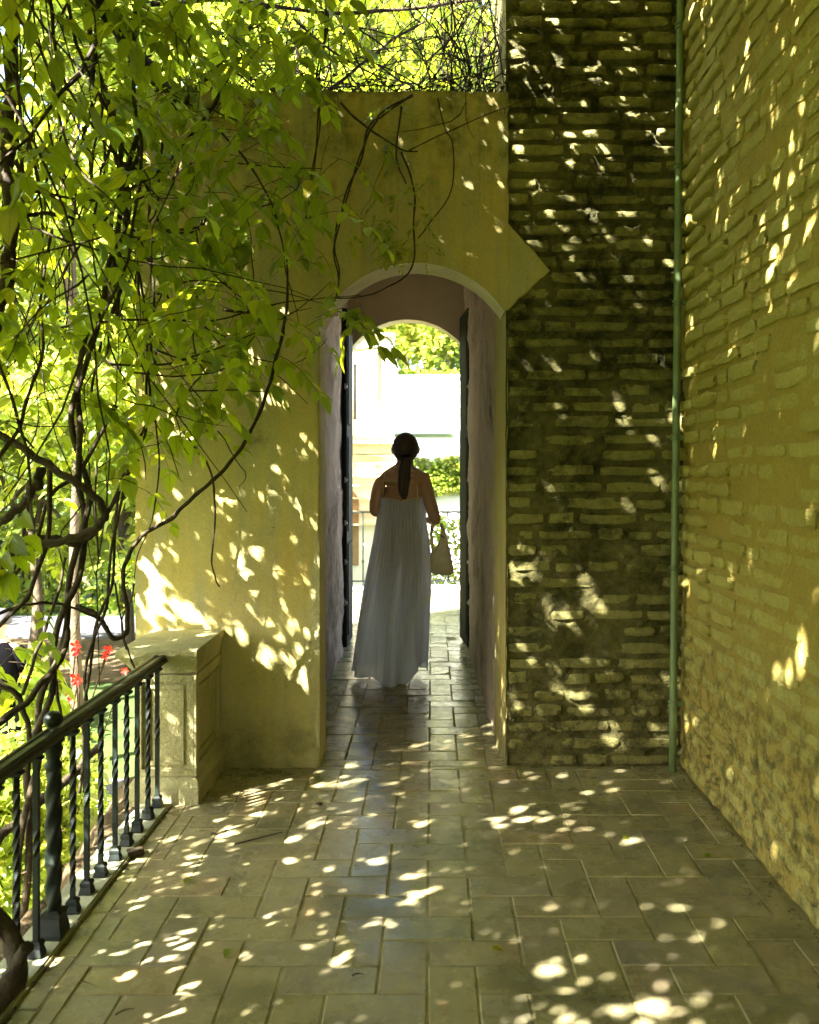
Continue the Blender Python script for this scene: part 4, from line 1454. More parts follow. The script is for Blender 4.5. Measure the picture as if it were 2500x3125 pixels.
def shrub(base, rad, n, size, label, group, mat, kind, name='shrub', lob=9, flat=.8):
    root = tag(anchor(name, base), label, 'shrub', group)
    lb = []
    for i in range(lob):
        a = random.uniform(0, 2 * PI); f = rad * random.uniform(.1, .7)
        lb.append((base[0] + f * math.cos(a), base[1] + f * math.sin(a), base[2] + rad * random.uniform(.3, 1.5) * flat, rad * random.uniform(.28, .5)))
    P = blob_points(n, lb)
    v, t, u, r = random_leaves(P, size, kind)
    o = link('foliage', arr_mesh('foliage', v, t, M[mat], kind == 'near', u, r), root); o['kind'] = 'stuff'
    mb = MB()
    for l in lb:
        mb.tube(catmull([base, ((base[0] + l[0]) / 2, (base[1] + l[1]) / 2, (base[2] + l[2]) / 2 + .1), l[:3]], 4), [.014 * (1 - .6 * i / 8) for i in range(9)], 5)
    link('stems', mb.mesh('stems', M['twig']), root)['kind'] = 'stuff'
    return root


GS = 'shrubs below the railing'
shrub((-2.35, 3.4, -1.05), .75, 900, .12, 'shrub with large yellow green leaves just outside the railing at lower left', GS, 'pale_leaf', 'near')
shrub((-2.25, 4.5, -1.0), .85, 5200, .060, 'fine leaved shrub between the pedestal and the railing posts', GS, 'garden_leaf', 'mid')
shrub((-3.1, 4.6, -1.2), .95, 1500, .11, 'big leaved shrub behind the newel post', GS, 'pale_leaf', 'near')
shrub((-4.2, 6.0, GZ), 1.1, 5000, .08, 'bright bush further out beyond the railing', GS, 'garden_leaf', 'mid')
shrub((-2.9, 6.6, GZ), .8, 4200, .07, 'low bush beside the garden path left of the pedestal', GS, 'garden_leaf', 'mid', flat=.6)
shrub((-2.0, 2.4, -1.0), .70, 3800, .065, 'fine leaved bush under the near end of the railing', GS, 'garden_leaf', 'mid')
shrub((-4.6, 9.3, GZ), .9, 4200, .09, 'sunlit low bush beyond the garden path', GS, 'garden_leaf', 'mid', flat=.6)
shrub((-6.2, 8.0, GZ), 1.2, 5000, .10, 'bright bush outermost left beyond the garden path', GS, 'garden_leaf', 'mid')
shrub((-2.75, 5.3, GZ), 1.05, 1500, .10, 'yellow green leafy shrub between the flowers and the garden path', GS, 'pale_leaf', 'near')
shrub((-3.9, 4.9, -1.3), 1.15, 1300, .12, 'large leaved shrub at the left edge hiding the garden path', GS, 'pale_leaf', 'near')
fl = shrub((-2.05, 4.85, -.9), .55, 420, .085, 'flowering shrub with red blossoms just outside the pedestal', GS, 'pale_leaf', 'near', name='flowering_shrub')
# red blossoms, each on its own stalk
def blossom(c, s):
    mb = MB()
    for q in range(5):
        a = 2 * PI * q / 5 + random.uniform(-.3, .3)
        d = Vector((math.cos(a), -.35, math.sin(a)))
        sd = Vector((-math.sin(a), 0, math.cos(a)))
        p = Vector(c)
        L_ = s * random.uniform(.8, 1.25)
        mb.add([p, p + d * L_ * .5 + sd * L_ * .30, p + d * L_ + sd * L_ * .16 + Vector((0, -.2 * L_, 0)), p + d * L_ - sd * L_ * .16, p + d * L_ * .5 - sd * L_ * .30, p + d * L_ * .55 + Vector((0, L_ * .12, 0))],
               [(0, 1, 5), (1, 2, 5), (2, 3, 5), (3, 4, 5), (4, 0, 5)], True)
    return mb.build('blossom', M['petal'], fl)
for X, Y, s in ((232, 1972, .032), (236, 1988, .026), (332, 1985, .028), (322, 2003, .020), (234, 2070, .032), (236, 2082, .024), (209, 2113, .022), (216, 2138, .020), (381, 2047, .022)):
    c = at(X, Y, 4.75)
    blossom(c, s)
    b0 = Vector((-2.05 + random.uniform(-.1, .1), 4.85, -.5))
    MB().tube(catmull([b0, (b0 + c) / 2 + Vector((.03, 0, .1)), c], 5), .004, 5).build('stalk', M['twig'], fl)


# ------------------------------------------------------------------ the climbing vine on the railing and over the passage
vine = tag(anchor('climbing_vine', (-1.5, 3.0, GZ)), 'old climbing vine with twisted woody stems and leafy sprays filling the left side', 'climbing vine')


def stem(pts, r0, r1=None, name='stem', twist=0, sides=7, mat='bark', wob=.10, d=None, nsub=6):
    """pts: photograph pixels with depth; twist > 0 winds that many strands round each other"""
    P = catmull([at(*p) for p in pts], nsub)
    r1 = r0 if r1 is None else r1
    n = len(P)
    mb = MB()
    if twist == 0:
        # small knots and kinks so that no stem is a clean pipe
        ph = random.uniform(0, 9)
        P = [p + Vector((math.sin(i * .9 + ph), math.cos(i * .7 + ph), math.sin(i * 1.3 + ph))) * r0 * .25 for i, p in enumerate(P)]
        mb.tube(P, [(r0 + (r1 - r0) * i / (n - 1)) * (1 + .22 * max(0, math.sin(i * 1.7 + ph)) ** 6) for i in range(n)], sides, wob)
    else:
        for s in range(twist):
            Q = []
            for i, p in enumerate(P):
                t = (P[min(i + 1, n - 1)] - P[max(i - 1, 0)]).normalized()
                u = t.orthogonal().normalized(); b = t.cross(u)
                a = 2 * PI * s / twist + i * .32
                rr = (r0 + (r1 - r0) * i / (n - 1))
                Q.append(p + (u * math.cos(a) + b * math.sin(a)) * rr * .72)
            mb.tube(Q, [(r0 + (r1 - r0) * i / (n - 1)) * .52 for i in range(n)], sides, wob)
    return mb.build(name, M[mat], vine)


Z3 = lambda pts, d0, d1=None: [(x, y, d0 + ((d1 if d1 is not None else d0) - d0) * i / (len(pts) - 1)) for i, (x, y) in enumerate(pts)]
# thick trunks
stem(Z3([(282, -60), (362, 95), (435, 185), (500, 262), (548, 330)], 3.2, 4.35), .034, .026, 'trunk', sides=10)
stem(Z3([(40, -60), (36, 175), (28, 350), (20, 480), (36, 700), (15, 870), (-20, 1020)], 3.3, 3.1), .024, .022, 'trunk', sides=9)
stem(Z3([(430, 420), (385, 560), (372, 700), (342, 800), (325, 920), (280, 1010), (235, 1200), (232, 1310), (250, 1450), (262, 1560), (232, 1740), (203, 1850), (174, 1990), (150, 2090), (120, 2200), (100, 2330), (80, 2500), (60, 2800)], 3.6, 3.25), .020, .026, 'trunk', 2, 9)
stem(Z3([(275, -40), (290, 170), (300, 260), (350, 370), (362, 480), (382, 590), (384, 700), (372, 830), (350, 960)], 3.7, 3.6), .024, .018, 'trunk', 2, 8)
stem(Z3([(625, 640), (600, 700), (430, 720), (425, 850), (440, 950), (455, 1050), (450, 1130), (452, 1229), (440, 1320), (400, 1380), (371, 1495), (348, 1640), (336, 1785), (320, 1850), (290, 1932), (267, 2048), (262, 2140), (260, 2260), (250, 2420)], 3.9, 3.5), .010, .013, 'stem', 2, 7)
# bends and loops
stem(Z3([(-40, 1310), (0, 1328), (87, 1380), (174, 1438), (249, 1484), (301, 1530), (318, 1565), (301, 1605), (232, 1640), (145, 1660), (58, 1666), (-40, 1661)], 3.1), .013, .014, sides=9)
stem(Z3([(122, 1432), (118, 1470), (98, 1500), (58, 1552), (0, 1594), (-60, 1660)], 3.0), .016, .014, sides=9)
stem(Z3([(-30, 1780), (40, 1690), (90, 1655), (160, 1640), (240, 1660), (310, 1600), (340, 1540), (420, 1400)], 3.2, 3.5), .013, .008)
stem(Z3([(864, 1014), (835, 1125), (812, 1206), (771, 1304), (719, 1391), (649, 1467), (580, 1525), (522, 1583), (441, 1629), (400, 1681), (377, 1739), (377, 1786), (388, 1874), (385, 1930), (348, 1949), (319, 1909), (290, 1874), (232, 1850)], 3.95, 3.6), .0075, .0105, sides=8)
stem(Z3([(875, 760), (878, 900), (864, 1014)], 3.95), .004, .0075)
stem(Z3([(551, 1304), (580, 1345), (614, 1391), (643, 1438), (655, 1525), (655, 1612), (646, 1699), (655, 1757), (669, 1791)], 4.18, 4.22), .006, .0035)
stem(Z3([(1260, 290), (1178, 339), (1127, 394), (1109, 455), (1090, 510), (1062, 580), (1044, 649), (1030, 696), (1020, 765), (1034, 835), (1030, 905)], 4.1), .0095, .007, twist=2, sides=6)
stem(Z3([(1002, -20), (993, 116), (970, 232), (974, 325), (970, 417), (955, 524), (930, 700)], 3.9, 4.05), .010, .006, twist=2, sides=6)
stem(Z3([(1225, 464), (1252, 533), (1266, 603), (1262, 696), (1266, 761), (1252, 826), (1201, 867), (1109, 904), (993, 911)], 4.16), .0045, .0035, sides=6)
stem(Z3([(1336, 301), (1359, 394), (1382, 441), (1378, 580), (1317, 673), (1276, 728)], 4.2), .0035, .0025, sides=6)
stem(Z3([(1039, 315), (1109, 380), (1225, 455), (1276, 461)], 4.1), .006, .003, sides=6)
stem(Z3([(1248, 459), (1364, 403), (1549, 325), (1700, 278), (1850, 240)], 4.1, 4.0), .0032, .0016, sides=5)
stem(Z3([(1225, 325), (1210, 480), (1240, 560)], 4.15), .005, .003, sides=6)
more = [
    ([(0, 551), (116, 586), (261, 609), (377, 612), (493, 580), (597, 493), (811, 507), (985, 516)], 3.3, 3.9, .006),
    ([(0, 690), (90, 655), (174, 655), (290, 690), (475, 742)], 3.2, 3.5, .0085),
    ([(719, 174), (684, 261), (626, 359), (539, 464), (464, 539), (394, 580), (300, 700)], 3.9, 3.5, .008),
    ([(667, 394), (754, 493), (823, 609), (858, 725), (875, 840), (893, 900), (912, 985)], 3.9, 3.95, .0055),
    ([(145, 1003), (325, 980), (522, 977), (649, 980), (812, 933), (928, 916), (1100, 900)], 3.4, 4.0, .0055),
    ([(336, 1113), (493, 1113), (638, 1072), (812, 1000), (928, 930), (1010, 860)], 3.5, 4.0, .005),
    ([(406, 1136), (551, 1148), (696, 1119), (783, 1020), (870, 962), (951, 939)], 3.6, 4.0, .0042),
    ([(539, 1194), (719, 1191), (870, 1200)], 3.8, 4.0, .0042),
    ([(626, 997), (696, 1067), (812, 1101), (904, 1107), (974, 1061), (1000, 1032)], 3.9, 4.0, .0035),
    ([(480, 900), (560, 860), (680, 862), (860, 893), (1000, 930)], 3.8, 4.0, .005),
    ([(680, 945), (760, 955), (830, 958)], 3.9, 4.0, .0065),
    ([(600, 700), (610, 830), (590, 1000), (596, 1080)], 3.7, 3.8, .0045),
    ([(-20, 1420), (60, 1300), (90, 1190), (130, 1080), (125, 900), (160, 700)], 2.9, 3.1, .007),
    ([(-20, 1060), (30, 1200), (70, 1330), (90, 1430), (85, 1560), (40, 1760)], 2.9, 3.0, .006),
    ([(150, 1430), (150, 1600), (100, 1790), (50, 1860), (-30, 1930)], 3.2, 3.0, .010),
    ([(350, 1240), (250, 1430), (150, 1520), (100, 1680), (0, 1800)], 3.5, 3.2, .009),
    ([(-30, 2070), (40, 2110), (70, 2160), (90, 2250), (105, 2330)], 3.1, 3.2, .012),
    ([(-40, 2230), (60, 2160), (150, 2060), (200, 1980), (205, 1900)], 3.0, 3.4, .014),
    ([(170, 2080), (185, 2180), (195, 2260)], 3.4, 3.4, .007),
    ([(-20, 1880), (60, 1850), (130, 1840), (190, 1845), (260, 1870), (320, 1900)], 3.1, 3.5, .006),
    ([(70, 2120), (105, 2010), (135, 1930), (180, 1800), (200, 1700)], 3.2, 3.3, .007),
    ([(410, 1780), (400, 1830), (370, 1900), (388, 1990), (420, 2060)], 3.8, 3.8, .004),
    ([(350, 1780), (368, 1880), (380, 1950), (400, 2010), (430, 2080)], 3.7, 3.75, .0045),
    ([(460, 520), (455, 700), (470, 900), (475, 1080), (470, 1220), (485, 1400), (470, 1560), (420, 1700), (405, 1790)], 3.95, 3.9, .0075),
    ([(500, 400), (480, 640), (500, 860), (455, 1000), (480, 1150)], 3.9, 3.9, .0065),
    ([(310, 1040), (280, 1200), (300, 1350), (290, 1500), (300, 1700)], 3.7, 3.6, .006),
    ([(560, 320), (800, 40), (830, -40)], 4.1, 4.3, .012),
    ([(400, 20), (700, 0), (1000, 40), (1300, 20), (1500, -10)], 4.5, 4.9, .012),
    ([(1000, 280), (1100, 200), (1200, 120), (1300, 60), (1350, -20)], 4.6, 4.9, .009),
    ([(900, 60), (1020, 160), (1180, 240), (1340, 260)], 4.6, 4.7, .007),
]
for pts, d0, d1, r in more:
    stem(Z3(pts, d0, d1), r, r * (.3 if d1 >= 3.85 and r < .008 else .7), sides=6)
# branch that runs down outside the balusters, and the sawn stub at the lower left
stem(Z3([(-60, 2620), (0, 2558), (116, 2454), (232, 2355), (298, 2278)], 3.2, 3.9), .020, .017, sides=9)
stub = tag(anchor('sawn_branch', (-1.12, 2.25, 0)), 'gnarled sawn off branch standing against the railing at the lower left corner', 'branch')
def stub_tube(pts, rr, nm, par):
    P = catmull([at(*p) for p in pts], 5)
    R_ = np.interp(np.linspace(0, 1, len(P)), np.linspace(0, 1, len(rr)), rr)
    return MB().tube(P, list(R_), 10, .16).build(nm, M['bark'], par)
s1 = stub_tube([(-80, 3110, 2.28), (20, 3020, 2.30), (52, 2960, 2.33), (44, 2890, 2.36), (18, 2830, 2.38), (-60, 2740, 2.40)], [.040, .034, .028, .026, .022, .020], 'limb', stub)
stub_tube([(46, 2960, 2.33), (66, 2915, 2.31), (84, 2888, 2.30)], [.018, .016, .017], 'limb', stub)

# random hanging strands and twigs, many of them, joined
mb = MB()
def strand(p, length, r, down=.8, wig=.25, n=10, inward=0.0, xmax=None):
    pts = [Vector(p)]
    d = Vector((random.uniform(-1, 1), random.uniform(-1, 1), -down * 2)).normalized()
    for i in range(n):
        d = (d + Vector((random.uniform(-wig, wig) + inward, random.uniform(-wig, wig), random.uniform(-wig, wig) - .02))).normalized()
        pts.append(pts[-1] + d * length / n)
    if xmax is not None and max(q_.x for q_ in pts) > xmax:
        return pts
    mb.tube(pts, [r * (1 - .7 * i / n) for i in range(n + 1)], 5, .1)
    return pts
tips = []
for i in range(95):                                   # upright ropes of the curtain
    y = random.uniform(2.7, 4.5)
    x = -.36 * y - random.uniform(.0, .9) if random.random() < .75 else random.uniform(-1.5, -1.1)
    if y > 4.1 and x > -1.5: continue
    tips.append(strand((x, y, random.uniform(2.6, 4.2)), random.uniform(.8, 2.4), random.uniform(.003, .009), 1.2, .24, 12, xmax=-.72))
for i in range(80):                                   # crossing twigs
    y = random.uniform(2.8, 4.15)
    p = (random.uniform(-1.9, -.75), y, random.uniform(1.3, 3.6))
    if p[0] > -.9 and p[2] < 1.9: continue
    tips.append(strand(p, random.uniform(.35, 1.0), random.uniform(.0016, .0045), random.uniform(-.3, .5), .34, 9, xmax=-.45))
o = mb.build('thin_stems', M['bark'], vine); o['kind'] = 'stuff'
# dense bare tangle lying on the top of the passage roof
mb = MB()
for i in range(380):
    x, y = random.uniform(-1.5, .33), random.uniform(4.32, 5.1)
    p = (x, y, 3.29 + random.expovariate(4.5) * (1.6 if x > -.1 else 1.0))
    strand(p, random.uniform(.3, 1.1), random.uniform(.0014, .0055), random.uniform(-.6, .25), .35, 8)
for i in range(70):
    x = random.uniform(.0, .34)
    strand((x, random.uniform(4.32, 4.8), random.uniform(3.5, 4.2)), random.uniform(.4, .9), random.uniform(.002, .006), 1.2, .3, 8)
o = mb.build('twig_tangle', M['bark'], vine); o['kind'] = 'stuff'
mb = MB()
for i in range(2600):
    x, y = random.uniform(-1.43, .36), 4.275 + random.random() ** 1.6 * .4
    r = random.uniform(.006, .020); a = random.uniform(0, PI)
    c = Vector((x, y, 3.281 + random.random() ** 1.5 * .085))
    u, v = Vector((math.cos(a), math.sin(a), random.uniform(-.4, .4))) * r, Vector((-math.sin(a), math.cos(a), random.uniform(-.6, .6))) * r * .4
    mb.add([c - u, c + v, c + u, c - v], [(0, 1, 2, 3)])
lit = mb.build('leaf_litter', M['twig']); tag(lit, 'brown leaf litter lying along the top edge of the plaster wall', 'leaf litter', kind='stuff')

# gaps cut through the leaves along the sun direction, aimed to place sun spots
SU = np.array(TO_SUN); GA = np.cross(SU, [0, 0, 1.0]); GA /= np.linalg.norm(GA); GB_ = np.cross(SU, GA)
GRES, GOFF = .01, 8.0
gap = np.zeros((1600, 1600), bool)
def poke(a, b, r, asp=1.0):
    i0, j0 = int((a + GOFF) / GRES), int((b + GOFF) / GRES)
    k_ = int(r * asp / GRES) + 1
    ii_, jj_ = np.mgrid[-k_:k_ + 1, -k_:k_ + 1]
    th = random.uniform(0, PI); c, s_ = math.cos(th), math.sin(th)
    m_ = ((ii_ * c + jj_ * s_) / asp) ** 2 + (-ii_ * s_ + jj_ * c) ** 2 <= (r / GRES) ** 2
    if 0 <= i0 - k_ and i0 + k_ + 1 < 1600 and 0 <= j0 - k_ and j0 + k_ + 1 < 1600:
        gap[i0 - k_:i0 + k_ + 1, j0 - k_:j0 + k_ + 1] |= m_
def sp(p): return float(np.dot(p, GA)), float(np.dot(p, GB_))
def targets():
    q = random.random()
    if q < .44: return (random.uniform(-1.1, 1.2), random.uniform(1.7, 4.3), 0)
    if q < .66: return (1.2, random.uniform(2.2, 4.3), random.uniform(0, 3.8))
    if q < .86: return (random.uniform(.36, 1.2), 4.3, random.uniform(0, 3.8))
    return (random.uniform(-1.4, .4), 4.3, random.uniform(0, 3.3))
for X, Y, n_, w_, r_ in ((470, 1840, 40, .07, .022), (440, 1800, 10, .05, .02), (930, 1970, 34, .07, .018), (880, 1880, 14, .08, .015), (840, 1230, 26, .09, .016), (880, 1160, 14, .05, .016), (660, 560, 22, .13, .016),
                        (560, 620, 8, .06, .016), (590, 1350, 16, .07, .016), (520, 1480, 8, .05, .018), (780, 1700, 10, .08, .014), (930, 2300, 12, .05, .014), (690, 1830, 14, .10, .012), (600, 1820, 10, .10, .012), (900, 1540, 12, .07, .012),
                        (760, 2010, 10, .08, .010), (920, 1720, 14, .05, .012), (820, 1480, 10, .10, .011), (1480, 350, 6, .03, .010), (1130, 560, 8, .12, .009), (1420, 710, 5, .07, .012), (1560, 900, 3, .05, .016),
                        (1670, 1770, 30, .085, .014), (1640, 1800, 8, .05, .016), (1800, 1830, 8, .03, .020), (1690, 300, 22, .08, .010), (1900, 430, 10, .05, .012), (1690, 560, 10, .12, .010), (1750, 680, 14, .07, .012),
                        (1680, 1150, 12, .06, .013), (1970, 1330, 14, .06, .015), (1930, 1560, 6, .04, .014), (1760, 1970, 12, .06, .014), (1720, 2140, 14, .08, .013), (1570, 2200, 5, .03, .017), (1870, 2290, 6, .04, .016)):
    a, b = sp(at(X, Y, 4.3))
    for z in range(int(n_ * .80)):
        poke(a + random.gauss(0, 1.25 * w_), b + random.gauss(0, 1.25 * w_), min(.0115, (r_ + .002) * random.uniform(.3, .85)), random.choice((1, 1.5)))
for X, Y, n_, w_, r_ in ((1640, 2490, 26, .07, .016), (750, 2420, 22, .10, .013), (880, 2440, 14, .08, .012), (1210, 2500, 10, .08, .013), (1130, 2630, 14, .11, .012), (640, 2660, 12, .12, .012), (620, 2920, 22, .10, .016),
                         (480, 2870, 10, .07, .014), (850, 2750, 14, .13, .012), (1330, 2700, 10, .12, .012), (2190, 2800, 9, .07, .014), (2000, 3020, 6, .06, .020), (1760, 3050, 8, .05, .022), (1650, 2650, 10, .14, .012), (2070, 2640, 8, .10, .015), (300, 3000, 8, .08, .012)):
    d = F * EYE / (Y - CY)
    a, b = sp(at(X, Y, d))
    for z in range(int(n_ * .80)):
        poke(a + random.gauss(0, 1.25 * w_), b + random.gauss(0, 1.25 * w_), min(.0115, (r_ + .002) * random.uniform(.3, .85)), random.choice((1, 1.5)))
for X, Y, n_, w_, r_ in ((2430, 1950, 14, .05, .016), (2330, 840, 8, .03, .016), (2280, 300, 14, .10, .010), (2420, 330, 8, .06, .013), (2300, 1700, 8, .10, .012), (2400, 2150, 18, .10, .013), (2200, 2050, 10, .08, .012), (2380, 2450, 12, .10, .014)):
    d = 1.2 * F / (X - CX)
    a, b = sp(at(X, Y, d))
    for z in range(int(n_ * .80)):
        poke(a + random.gauss(0, 1.25 * w_), b + random.gauss(0, 1.25 * w_), min(.0115, (r_ + .002) * random.uniform(.3, .85)), random.choice((1, 1.5)))
def wall_pt(q):
    if q == 0: return (random.uniform(-1.1, 1.2), random.uniform(1.7, 4.3), 0)
    if q == 1: return (1.2, random.uniform(2.3, 4.3), random.uniform(0.1, 3.7))
    if q == 2: return (random.uniform(.36, 1.2), 4.3, random.uniform(.1, 3.8))
    return (random.uniform(-1.4, .4), 4.3, random.uniform(0.1, 3.3))
for q_, n_ in ((0, 190), (1, 220), (2, 210), (3, 70)):
    for z in range(n_):
        a, b = sp(np.array(wall_pt(q_)))
        for z2 in range(random.choice((1, 1, 2, 3))):
            poke(a + random.gauss(0, .03), b + random.gauss(0, .03), random.uniform(.003, .0095 if q_ in (0, 3) else .0115), 1)
for q in range(150):
    t_ = np.array(targets()); n_ = 1 + int(random.expovariate(1 / 2.4)); w_ = random.uniform(.05, .20)

    a, b = sp(t_)
    for z in range(int(n_ * .80)):
        poke(a + random.gauss(0, 1.25 * w_), b + random.gauss(0, 1.25 * w_), random.uniform(.003, .0095), random.choice((1, 1, 1.5)))


# ---- leafy sprays of the visible curtain
SP, SD, SL, SS = [], [], [], []
def add_sprays(n, fn, size, out=None):
    k_ = 0
    while k_ < n:
        r = fn()
        if r is None: continue
        p, d = r
        SP.append(p); SD.append(d); SL.append(random.uniform(.13, .26) * size / .075); SS.append(size * random.uniform(.75, 1.2))
        k_ += 1
def rd(bx=0, by=0, bz=-.15):
    a = random.uniform(0, 2 * PI)
    return (math.cos(a) + bx, math.sin(a) + by, random.uniform(-.5, .3) + bz)
def thin_low(z, lo, hi):                              # chance that grows with height
    return random.random() < max(0, min(1, (z - lo) / (hi - lo)))
def f_curtain():
    y = random.uniform(2.6, 4.9)
    x = random.uniform(-2.7, -1.15)
    z = random.uniform(1.0, 4.1)
    if x > -.475 * y + .75: pass
    if not thin_low(z, 1.25 - (.25 if x < -1.5 else 0), 2.0): return None
    return (x, y, z), rd()
def f_over():
    y = random.uniform(3.1, 4.12)
    x = random.uniform(-1.25, -.40)
    t = (x + 1.25) / .85
    z = random.uniform(1.55 + .45 * t, 3.7)
    if random.random() < .25 + .62 * t: return None
    if z < 2.0 and random.random() < .4: return None
    return (x, y, z), rd(.2)
def f_near():
    return (random.uniform(-1.5, -.95), random.uniform(2.0, 2.7), random.uniform(2.2, 3.1)), rd(0, 0, -.5)
def f_top():
    return (random.uniform(-1.4, .25), random.uniform(4.9, 6.6), 3.35 + random.random() * 1.9), rd()
add_sprays(540, f_curtain, .072)
add_sprays(110, f_curtain, .10)
add_sprays(130, f_over, .066)
add_sprays(105, f_over, .10)
add_sprays(16, f_near, .095)
add_sprays(330, f_top, .080)
for X, Y, d, sz in ((1060, 960, 3.75, .10), (1100, 930, 3.7, .105), (1075, 985, 3.72, .11), (1120, 990, 3.7, .09), (1040, 940, 3.8, .085), (1010, 900, 3.8, .08), (660, 1180, 3.7, .10), (620, 1220, 3.7, .10),
                    (560, 1290, 3.7, .08), (240, 1180, 3.2, .09), (250, 1230, 3.2, .09), (80, 1540, 2.8, .10), (90, 1620, 2.8, .10), (550, 640, 3.4, .085), (620, 660, 3.4, .08), (380, 880, 3.3, .085), (110, 1830, 3.1, .07),
                    (60, 2020, 4.0, .10), (90, 2040, 4.0, .10), (30, 2000, 4.0, .11), (20, 1960, 4.1, .11), (50, 1980, 4.1, .10), (10, 2060, 4.0, .11), (45, 2080, 4.0, .10), (100, 1990, 4.1, .09), (-20, 2010, 4.0, .11), (70, 1950, 4.2, .10), (20, 2110, 4.0, .11), (110, 2060, 4.0, .09), (440, 1300, 3.6, .085), (380, 1350, 3.5, .085), (700, 1090, 3.8, .07)):
    p = at(X, Y, d)
    SP.append(tuple(p)); SD.append(rd(.4, -.3, -.3)); SL.append(.16); SS.append(sz)
SP, SD, SL, SS = np.array(SP), np.array(SD), np.array(SL), np.array(SS)
pp, aa, nn, ss = sprays(SP, SD, SL, 1.0, 4)
ss = ss * np.tile(SS, len(pp) // len(SP))
keep = ~((pp[:, 1] > 4.24) & (pp[:, 1] < 4.6) & (pp[:, 0] > -1.46) & (pp[:, 2] < 3.3))
keep &= ~((pp[:, 1] > 4.5) & (pp[:, 0] > -1.5) & (pp[:, 2] < 3.32))
keep &= rng.random(len(pp)) < .93
keep &= ~((pp[:, 0] > .33) & (pp[:, 1] > 4.2))
an_ = norm(aa)
for f_ in (.2, .6):
    c_ = pp + an_ * (ss * f_)[:, None]
    i_ = ((c_ @ GA + GOFF) / GRES).astype(int).clip(0, 1599); j_ = ((c_ @ GB_ + GOFF) / GRES).astype(int).clip(0, 1599)
    keep &= ~(gap[i_, j_] & (pp[:, 1] < 4.3))
pp, aa, nn, ss = pp[keep], aa[keep], nn[keep], ss[keep]
pp += rng.normal(0, .004, pp.shape)
# the 300 leaves that show largest become leaves of their own
X = CX + pp[:, 0] / pp[:, 1] * F; Y = CY - (pp[:, 2] - EYE) / pp[:, 1] * F
inside = (X > 10) & (X < 2490) & (Y > 10) & (Y < 3100)
score = ss / pp[:, 1] * inside * np.where(pp[:, 1] < 4.3, 1, .1)
order = np.argsort(-score)
big = order[:300]; rest = order[300:]
tplv, tplt, tplu = TPL['near']
leafmeshes = []
for q in range(6):
    vv = tplv.copy(); vv[:, 0] *= rng.uniform(.9, 1.15)
    vv[:, 2] += -.10 * vv[:, 1] ** 2 * rng.uniform(-1, 1.6) + np.abs(vv[:, 0]) * rng.uniform(-.2, .35) + .03 * np.sin(vv[:, 1] * 9 + q)
    leafmeshes.append(arr_mesh('leaf', vv, tplt, M['leaf'], True, tplu, np.full(len(vv), q / 6.0)))
for j, i in enumerate(big):
    A = Vector(aa[i]).normalized(); Xd = A.cross(Vector(nn[i])).normalized(); Zd = Xd.cross(A)
    m = Matrix((Xd, A, Zd)).transposed().to_4x4()
    o = bpy.data.objects.new('leaf', leafmeshes[j % 6]); col.objects.link(o); o.parent = vine
    o.matrix_local = Matrix.Translation(Vector(pp[i]) - vine.location) @ m @ Matrix.Scale(float(ss[i]), 4)
v, t, u, r = leaves(pp[rest], aa[rest], nn[rest], ss[rest], 'near')
o = link('foliage', arr_mesh('foliage', v, t, M['leaf'], True, u, r), vine); o['kind'] = 'stuff'
# leaf stalks
mb = MB()
for i in range(len(SP)):
    D_ = Vector(SD[i]).normalized(); L_ = float(SL[i])
    P0 = Vector(SP[i])
    if P0.y > 4.85: continue
    mb.tube([P0 + D_ * (L_ * t) + Vector((0, 0, -1)) * (t * t * .45 * L_) for t in (-.3, .1, .4, .7, 1.0)], [.0016, .0014, .0012, .0009, .0006], 4)
o = mb.build('leaf_stalks', M['twig'], vine); o['kind'] = 'stuff'

# young creeper hanging on the plaster over the arch
crp = tag(anchor('young_creeper', (-.12, 4.2, 2.6)), 'young light green creeper sprig hanging on the plaster above the arch', 'creeper')
P_, D_ = [], []
for X, Y, n in ((1200, 445, 3), (1235, 470, 3), (1290, 540, 3), (1180, 590, 3), (1230, 600, 2), (1140, 660, 4), (1185, 680, 4), (1265, 670, 3), (1070, 710, 3), (1200, 330, 3), (1160, 350, 2)):
    for q in range(n):
        P_.append(tuple(at(X + random.uniform(-25, 25), Y + random.uniform(-20, 20), 4.17))); D_.append((random.uniform(-1, 1), -.3, random.uniform(-.6, .2)))
pp2, aa2, nn2, ss2 = sprays(np.array(P_), np.array(D_), np.full(len(P_), .075), .030, 4)
v, t, u, r = leaves(pp2, aa2, nn2 + [0, -.6, 0], ss2, 'near', .9)
o = link('foliage', arr_mesh('foliage', v, t, M['leaf'], True, u, r), crp); o['kind'] = 'stuff'
fern = tag(anchor('wall_fern', (-.1, 4.27, 2.5)), 'dark green fern growing on the crown of the arch', 'fern')
P_ = [tuple(at(1230 + random.uniform(-55, 75), 735 + random.uniform(-15, 35), 4.24)) for q in range(26)]
D_ = [(random.uniform(-1, 1), -.25, random.uniform(-1.0, .1)) for q in P_]
pp2, aa2, nn2, ss2 = sprays(np.array(P_), np.array(D_), np.full(len(P_), .085), .020, 6)
v, t, u, r = leaves(pp2, aa2, nn2 + [0, -.6, 0], ss2, 'near', .8)
o = link('frond', arr_mesh('frond', v, t, M['leaf_far'], True, u, r), fern); o['kind'] = 'stuff'

